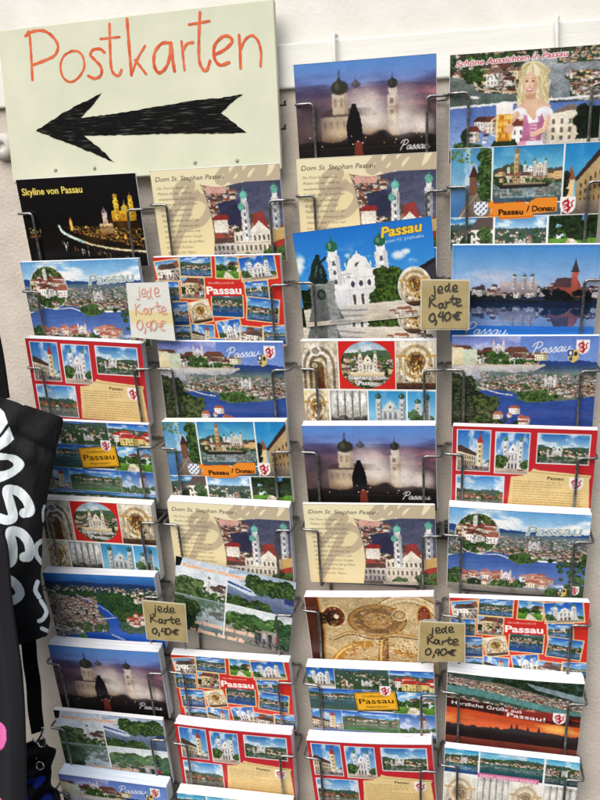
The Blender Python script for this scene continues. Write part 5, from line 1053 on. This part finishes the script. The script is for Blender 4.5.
TAGS = [((126, 283), (168, 282), (175.5, 341), (131.5, 337.5), 'white', 'torn white paper price note with faded red writing between first and second column', .0012),
        ((422, 280.5), (468.5, 281), (468, 328.5), (421.5, 328.5), 'tan', 'tan price tag with black writing beside the tilted blue cathedral card', .0017),
        ((142.5, 601), (184, 605), (186.5, 641.5), (147.5, 638.5), 'tan', 'tan price tag leaning out beside the aerial river view cards', .0015),
        ((420.5, 622), (464, 624.5), (464, 661.5), (418.5, 660.5), 'tan', 'tan price tag between the gilded ceiling cards and the red collage cards', .0016)]
for a, b, c, d, kind, lab, pen in TAGS:
    Y = YT - .011
    q = [at(*p_, Y) for p_ in (a, b, c, d)]; o0 = sum(q) / 4
    tg = thing('price_tag', lab, 'price tag', o0, (0, 0, 0), 'price tags jede Karte 0,40')
    def bl_(u, v): return (q[0] * (1 - u) * (1 - v) + q[1] * u * (1 - v) + q[2] * u * v + q[3] * (1 - u) * v) - o0
    nu, nv = 14, 14
    def sheet(e, yo, th, curl=0.0):
        V = []
        for s_ in (0, th):
            for j in range(nv):
                for i in range(nu):
                    u = -e + (1 + 2 * e) * i / (nu - 1); v = -e + (1 + 2 * e) * j / (nv - 1)
                    w_ = bl_(u, v); w_[1] += yo + s_ + curl * (4 * (u - .5) ** 2 - .3); V.append(w_)
        F = list(map(tuple, grid_faces(nu, nv, 0, False))) ; F = [f[::-1] for f in F]; F += [f for f in map(tuple, grid_faces(nu, nv, nu * nv))]
        for i in range(nu - 1): F.append((i, i + 1, nu * nv + i + 1, nu * nv + i)); k = (nv - 1) * nu + i; F.append((k + 1, k, nu * nv + k, nu * nv + k + 1))
        for j in range(nv - 1): k = j * nu; F.append((k + nu, k, nu * nv + k, nu * nv + k + nu)); k += nu - 1; F.append((k, k + nu, nu * nv + k + nu, nu * nv + k))
        return V, F
    if kind == 'tan':
        V, F = sheet(.0, 0, .0005); mesh_ob('card', V, F, M_TAG, tg); V, F = sheet(.03, .0007, .0006); mesh_ob('film', V, F, M_FILM, tg)
        ink = M_TAGINK
    else:
        V, F = sheet(.0, 0, .0003); V = np.array(V); uv = [(i / (nu - 1), j / (nv - 1)) for _ in (0, 1) for j in range(nv) for i in range(nu)]
        vc = np.array([c3((206, 196, 146)) ** 2.2 if .48 < v < .72 else c3((206, 208, 202)) ** 2.2 for u, v in uv]); mesh_ob('paper', V, F, M_CLOTH, tg, False, None, vc); ink = M_FADED
    V, F = [], []; n_ = 0; hr = random.Random(lab); tilt = hr.uniform(-.06, .02)
    for s_ in HAND.values():
        jx, jy, js, sl_ = hr.gauss(0, .012), hr.gauss(0, .013), hr.gauss(1, .05), hr.gauss(0, .05)
        al_ = [q_ for st in s_ for q_ in st]; mu = sum(u for u, v in al_) / len(al_); mv = sum(v for u, v in al_) / len(al_)
        for st in s_:
            n_ += 1
            pts = [bl_(.06 + .9 * (mu + (u - mu) * js + jx + sl_ * (mv - v) + hr.gauss(0, .004)), .04 + .95 * (mv + (v - mv) * js + jy + tilt * (mu - .5) + hr.gauss(0, .004))) for u, v in st]
            ribbon(V, F, bez([(p_[0], p_[2]) for p_ in pts], 6), pen, np.zeros(3), ex, ez, .0004 + .00004 * n_)
    mesh_ob('lettering', V, F, ink, tg)

# ------------------------------------------------------------------ black cloth bag hanging at the left
def poly_at(P_, t):
    P_ = np.array(P_, float); d = np.r_[0, np.cumsum(np.hypot(*np.diff(P_, axis=0).T))]; d /= d[-1]
    return np.stack([np.interp(t, d, P_[:, 0]), np.interp(t, d, P_[:, 1])], -1)
NU, NV = 300, 460
right = poly_at(bez([(62, 417), (63, 424), (57, 447), (52, 474), (47, 500), (43, 530), (42, 560), (41, 578), (45, 600), (50, 616), (49, 628), (47, 636)], 6), np.linspace(0, 1, NV))
left = poly_at([(-75, 372), (-70, 500), (-55, 655)], np.linspace(0, 1, NV))
u = np.linspace(0, 1, NU)[None, :, None]
PXY = left[:, None, :] * (1 - u) + right[:, None, :] * u
vv = np.linspace(0, 1, NV)[:, None]; uu = np.linspace(0, 1, NU)[None, :]
PXY[..., 1] += -9 * np.sin(PI * np.clip((uu - .5) * 2, 0, 1)) * (1 - vv) * 0 + 5 * np.sin(PI * uu) * vv ** 6
# cloth colour: white letters running down the bag
paintc = np.tile(c3((18, 18, 20)), (NV, NU, 1)); X, Yp = PXY[..., 0], PXY[..., 1]
def inpoly(pts):
    p = np.array(pts, float); q = np.roll(p, -1, 0); m = np.zeros(X.shape, bool)
    for (ax, ay), (bx, by) in zip(p, q):
        if ay != by: m ^= ((ay > Yp) != (by > Yp)) & (X < (bx - ax) * (Yp - ay) / (by - ay) + ax)
    return m
def nearline(pts, w):
    p = np.array(bez(pts, 8)); d = np.full(X.shape, 1e9)
    for (ax, ay), (bx, by) in zip(p[:-1], p[1:]):
        L = (bx - ax) ** 2 + (by - ay) ** 2 + 1e-9; t = np.clip(((X - ax) * (bx - ax) + (Yp - ay) * (by - ay)) / L, 0, 1)
        d = np.minimum(d, np.hypot(X - ax - t * (bx - ax), Yp - ay - t * (by - ay)))
    return d < w / 2
Wm = inpoly([(-12, 402), (0, 408), (4, 412), (9, 426), (14, 439), (8, 445), (0, 450), (-12, 452)]) & ~nearline([(-8, 442), (0, 436), (9, 424)], 3.2)
A_ = inpoly(bez([(-10, 452), (0, 453), (8, 454), (17, 456), (23.6, 462), (23.6, 467), (18, 473), (8, 479), (-10, 486)], 6)) & ~inpoly(bez([(-10, 460), (2, 460), (8, 460), (13.5, 464), (11, 468), (4, 471), (-10, 472)], 6))
Wm |= A_
Wm |= nearline([(-6, 597 - 80), (-1, 518), (7, 520), (13, 517), (10.5, 505), (7, 492), (10, 489.5), (19, 492), (27, 501), (30, 511), (24, 513)], 9.6)
Wm |= nearline([(5, 565), (12, 560), (12.5, 546), (10, 534), (13, 531), (22, 534), (29, 544), (29, 556), (24, 557)], 9.6)
Wm |= nearline([(2, 578), (10, 580), (17, 586), (20, 594), (14, 600), (6, 602)], 9)
Wm |= nearline([(44.5, 506), (43, 512), (43.5, 521)], 2.6) | nearline([(41.5, 541), (36.5, 546), (36.5, 555), (42, 563)], 4.5) | nearline([(37.5, 582), (35.5, 590), (39, 597)], 4.5) | nearline([(41, 601), (46.5, 611), (43, 619), (39, 621)], 4.2) | nearline([(42, 628.5), (48, 631)], 4)
for a, b in (((8.5, 394.5), (13, 397.5)), ((18, 401), (24, 404)), ((-6, 388), (-1, 391))): Wm |= nearline([a, b], 2.4)
paintc[Wm] = c3((226, 236, 238))
Yd = -.092 - .026 * np.sin(PI * np.clip(uu, 0, 1)) ** .55 * (.5 + .5 * np.sin(PI * np.clip(vv * .9 + .1, 0, 1)))
fold = .0022 * np.sin(uu * 24 + 6 * vv + 2.2 * np.sin(vv * 9)) * np.sin(PI * uu) + .003 * (fbm(NV, NU, 50, 26, 7, 3) - .5) + .004 * np.exp(-((vv - .07 - .10 * uu) / .02) ** 2) - .002 * np.exp(-((vv - .13 - .1 * uu) / .03) ** 2)
Yd = Yd + fold
pos = CAM[None, None] + (PXY[..., :1] - 300) * 0
dirs = np.stack([PXY[..., 0] - 300, PXY[..., 1] - 400, np.full(X.shape, FPX)], -1)
W_ = np.stack([dirs @ CR, dirs @ CN, -(dirs @ CD)], -1)
ref = CAM + W_ * ((-.10 - CAM[1]) / W_[..., 1])[..., None]
front = CAM + W_ * ((Yd - CAM[1]) / W_[..., 1])[..., None]
back = CAM + W_ * ((-.090 + .012 * np.sin(PI * uu) * np.ones_like(X) - CAM[1]) / W_[..., 1])[..., None]
bo = np.array([front[..., 0].mean(), -.095, front[..., 2].min()])
bag = thing('cloth_bag', 'black cloth bag with large white letters hanging left of the cards', 'bag', bo)
n = NU * NV
i0 = np.arange(n).reshape(NV, NU); ring = np.concatenate([i0[0], i0[1:, -1], i0[-1, -2::-1], i0[-2:0:-1, 0]]); m_ = len(ring); k = np.arange(m_); j = (k + 1) % m_
lin = np.where(paintc <= .04045, paintc / 12.92, ((paintc + .055) / 1.055) ** 2.4).reshape(-1, 3)
fast_mesh('bag_body', np.concatenate([front.reshape(-1, 3), back.reshape(-1, 3)]) - bo, np.concatenate([grid_faces(NU, NV, 0, True)[:, ::-1], grid_faces(NU, NV, n)[:, ::-1], np.stack([ring[k], n + ring[k], n + ring[j], ring[j]], 1)]), M_CLOTH, bag, np.concatenate([lin, np.full((n, 3), .006)]))
def strip(name, pL, pR, Y0, th, m, parent, org_, wav=.0, paint_=None, nv=60, nu=14, fold_=None, Y1=None):
    """hanging strip of cloth between two outlines given in the photograph, at depth Y0"""
    L = poly_at(bez(pL, 6), np.linspace(0, 1, nv)); R = poly_at(bez(pR, 6), np.linspace(0, 1, nv)); V = []
    for s_ in (0, th):
        for a in range(nv):
            for b in range(nu):
                t = b / (nu - 1); p_ = L[a] * (1 - t) + R[a] * t; y = Y0 + ((Y1 if Y1 is not None else Y0) - Y0) * a / (nv - 1)
                w_ = at(p_[0], p_[1], y)
                w_[1] += s_ + (fold_(t, a / (nv - 1)) if fold_ else 0); V.append(w_ - org_)
    n = nu * nv; i0 = np.arange(n).reshape(nv, nu); ring = np.concatenate([i0[0], i0[1:, -1], i0[-1, -2::-1], i0[-2:0:-1, 0]]); m_ = len(ring); k = np.arange(m_); j = (k + 1) % m_
    vc = None
    if paint_: vc = np.array([paint_(*(L[a] * (1 - b / (nu - 1)) + R[a] * b / (nu - 1))) for a in range(nv) for b in range(nu)]); vc = np.concatenate([vc, vc])
    return fast_mesh(name, np.array(V), np.concatenate([grid_faces(nu, nv), grid_faces(nu, nv, n)[:, ::-1], np.stack([ring[k], n + ring[k], n + ring[j], ring[j]], 1)]), m, parent, vc)
strip('strap', [(-30, 250), (-18, 320), (-6, 400)], [(-9, 300), (2, 350), (9, 398)], -.1, .002, M_WEB, bag, bo)

# dark garment bag in front, cut by the frame
go = at(-5, 800, -.17)
gb = thing('garment', 'charcoal cloth garment with a pink print hanging at the lower left edge', 'garment', go)
def gcol(x, y):
    if ((x + 3) / 10.5) ** 2 + ((y - 735) / 15.0) ** 2 < 1: return c3((232, 110, 176)) ** 2.2
    if ((x + 3) / 6.0) ** 2 + ((y - 803) / 8.0) ** 2 < 1: return c3((232, 110, 150)) ** 2.2
    return c3((34, 34, 38)) ** 2.2
strip('cloth', [(-90, 520), (-90, 660), (-90, 850)], [(-2, 532), (4, 552), (8, 600), (14, 642), (19, 680), (22, 740), (22.5, 850)], -.16, .003, M_CLOTH, gb, go, paint_=gcol, nv=240, nu=110, fold_=lambda t, v: -.006 * math.sin(PI * t) - .0022 * math.sin(t * 26 + v * 3) * v + .006 * max(0, t - .9) * 10)

# lanyard: strap, snap hook and ring
lo = at(38, 740, -.08)
ly = thing('lanyard', 'black lanyard strap with a metal snap hook hanging under the bag', 'lanyard', lo)
strip('strap', [(18, 625), (23, 660), (27, 700), (31, 735)], [(33, 625), (37, 660), (41, 700), (43, 731)], -.078, .0022, M_WEB, ly, lo, fold_=lambda t, v: .001 * math.sin(v * 14))
def L_(px, py, y=-.08): return at(px, py, y) - lo
V, F = [], []
tube(V, F, bez([L_(32, 739), L_(36, 742), L_(40, 737), L_(43, 730), L_(42.5, 727)], 6), .0016); tube(V, F, bez([L_(42, 734), L_(45, 740), L_(44, 746), L_(40, 747), L_(37, 742)], 6), .0013)
mesh_ob('snap_hook', V, F, M_STEEL, ly, True)
V, F = [], []; tube(V, F, bez([L_(37, 742), L_(36.5, 752), L_(36, 760)], 6), .0014)
c = L_(40, 766, -.083); r = .0048; pts = [c + np.array([r * math.cos(a), .001 * math.sin(a), r * math.sin(a)]) for a in np.linspace(0, 2 * PI, 33)]; tube(V, F, pts, .0011, cap=False)
mesh_ob('ring', V, F, M_STEEL, ly, True)

# bundled dark blue and black cloth at the bottom
po = at(38, 815, -.075)
pc = thing('folded_cloth', 'bundle of black and blue folded cloth below the metal hook', 'cloth', po)
def pcol(x, y):
    for cx, cy, rx, ry in ((37, 779, 8, 5.5), (23, 776, 4, 6), (48, 798, 5, 5), (30, 797, 4, 5)):
        if ((x - cx) / rx) ** 2 + ((y - cy) / ry) ** 2 < 1: return c3((44, 62, 168)) ** 2.2
    if abs((y - 786) - (x - 20) * 1.25) < 1.6 and 20 < x < 29: return c3((220, 226, 230)) ** 2.2
    return c3((16, 16, 20)) ** 2.2
strip('cloth', [(16, 738), (17, 770), (17, 815)], [(40, 742), (52, 750), (53, 760), (50, 775), (55, 790), (62, 802), (64, 815)], -.074, .003, M_CLOTH, pc, po, paint_=pcol, nv=90, nu=60, fold_=lambda t, v: -.007 * math.sin(PI * t) - .003 * math.sin(v * 26 + 5 * t) - .002 * math.sin(t * 17 + v * 6))

# ------------------------------------------------------------------ camera, light
cam = bpy.data.cameras.new('camera'); cam.sensor_fit = 'AUTO'; cam.sensor_width = 36.0; cam.lens = 36.0 * FPX / 800.0; cam.clip_start = .01; cam.clip_end = 200
co = bpy.data.objects.new('camera', cam); C.objects.link(co)
cols = [w_of(np.array(v, float)) for v in ((1, 0, 0), (0, -1, 0), (0, 0, -1))]
co.matrix_world = Matrix([[cols[0][i], cols[1][i], cols[2][i], CAM[i]] for i in range(3)] + [[0, 0, 0, 1]])
sc = bpy.context.scene; sc.camera = co
w = bpy.data.worlds.new('World'); sc.world = w; w.use_nodes = True; nt = w.node_tree
sky = nt.nodes.new('ShaderNodeTexSky'); sky.sky_type = 'NISHITA'; sky.sun_disc = False
EL, AZ = math.radians(44), math.radians(200)       # azimuth measured from +Y towards +X
sky.sun_elevation = EL; sky.sun_rotation = AZ; sky.air_density = 1.0; sky.dust_density = 3.0; sky.ozone_density = 1.0
nt.links.new(sky.outputs['Color'], nt.nodes['Background'].inputs['Color']); nt.nodes['Background'].inputs['Strength'].default_value = .15
sun = bpy.data.lights.new('sun', 'SUN'); sun.energy = 2.9; sun.angle = math.radians(60); sun.color = (1.0, .96, .9)
so = bpy.data.objects.new('sun', sun); C.objects.link(so)
dirv = Vector((math.sin(AZ) * math.cos(EL), math.cos(AZ) * math.cos(EL), math.sin(EL)))
so.rotation_euler = dirv.to_track_quat('Z', 'Y').to_euler()
sc.view_settings.view_transform = 'Standard'; sc.view_settings.look = 'None'; sc.view_settings.exposure = 0
sc.render.engine = 'CYCLES'; sc.cycles.use_denoising = True
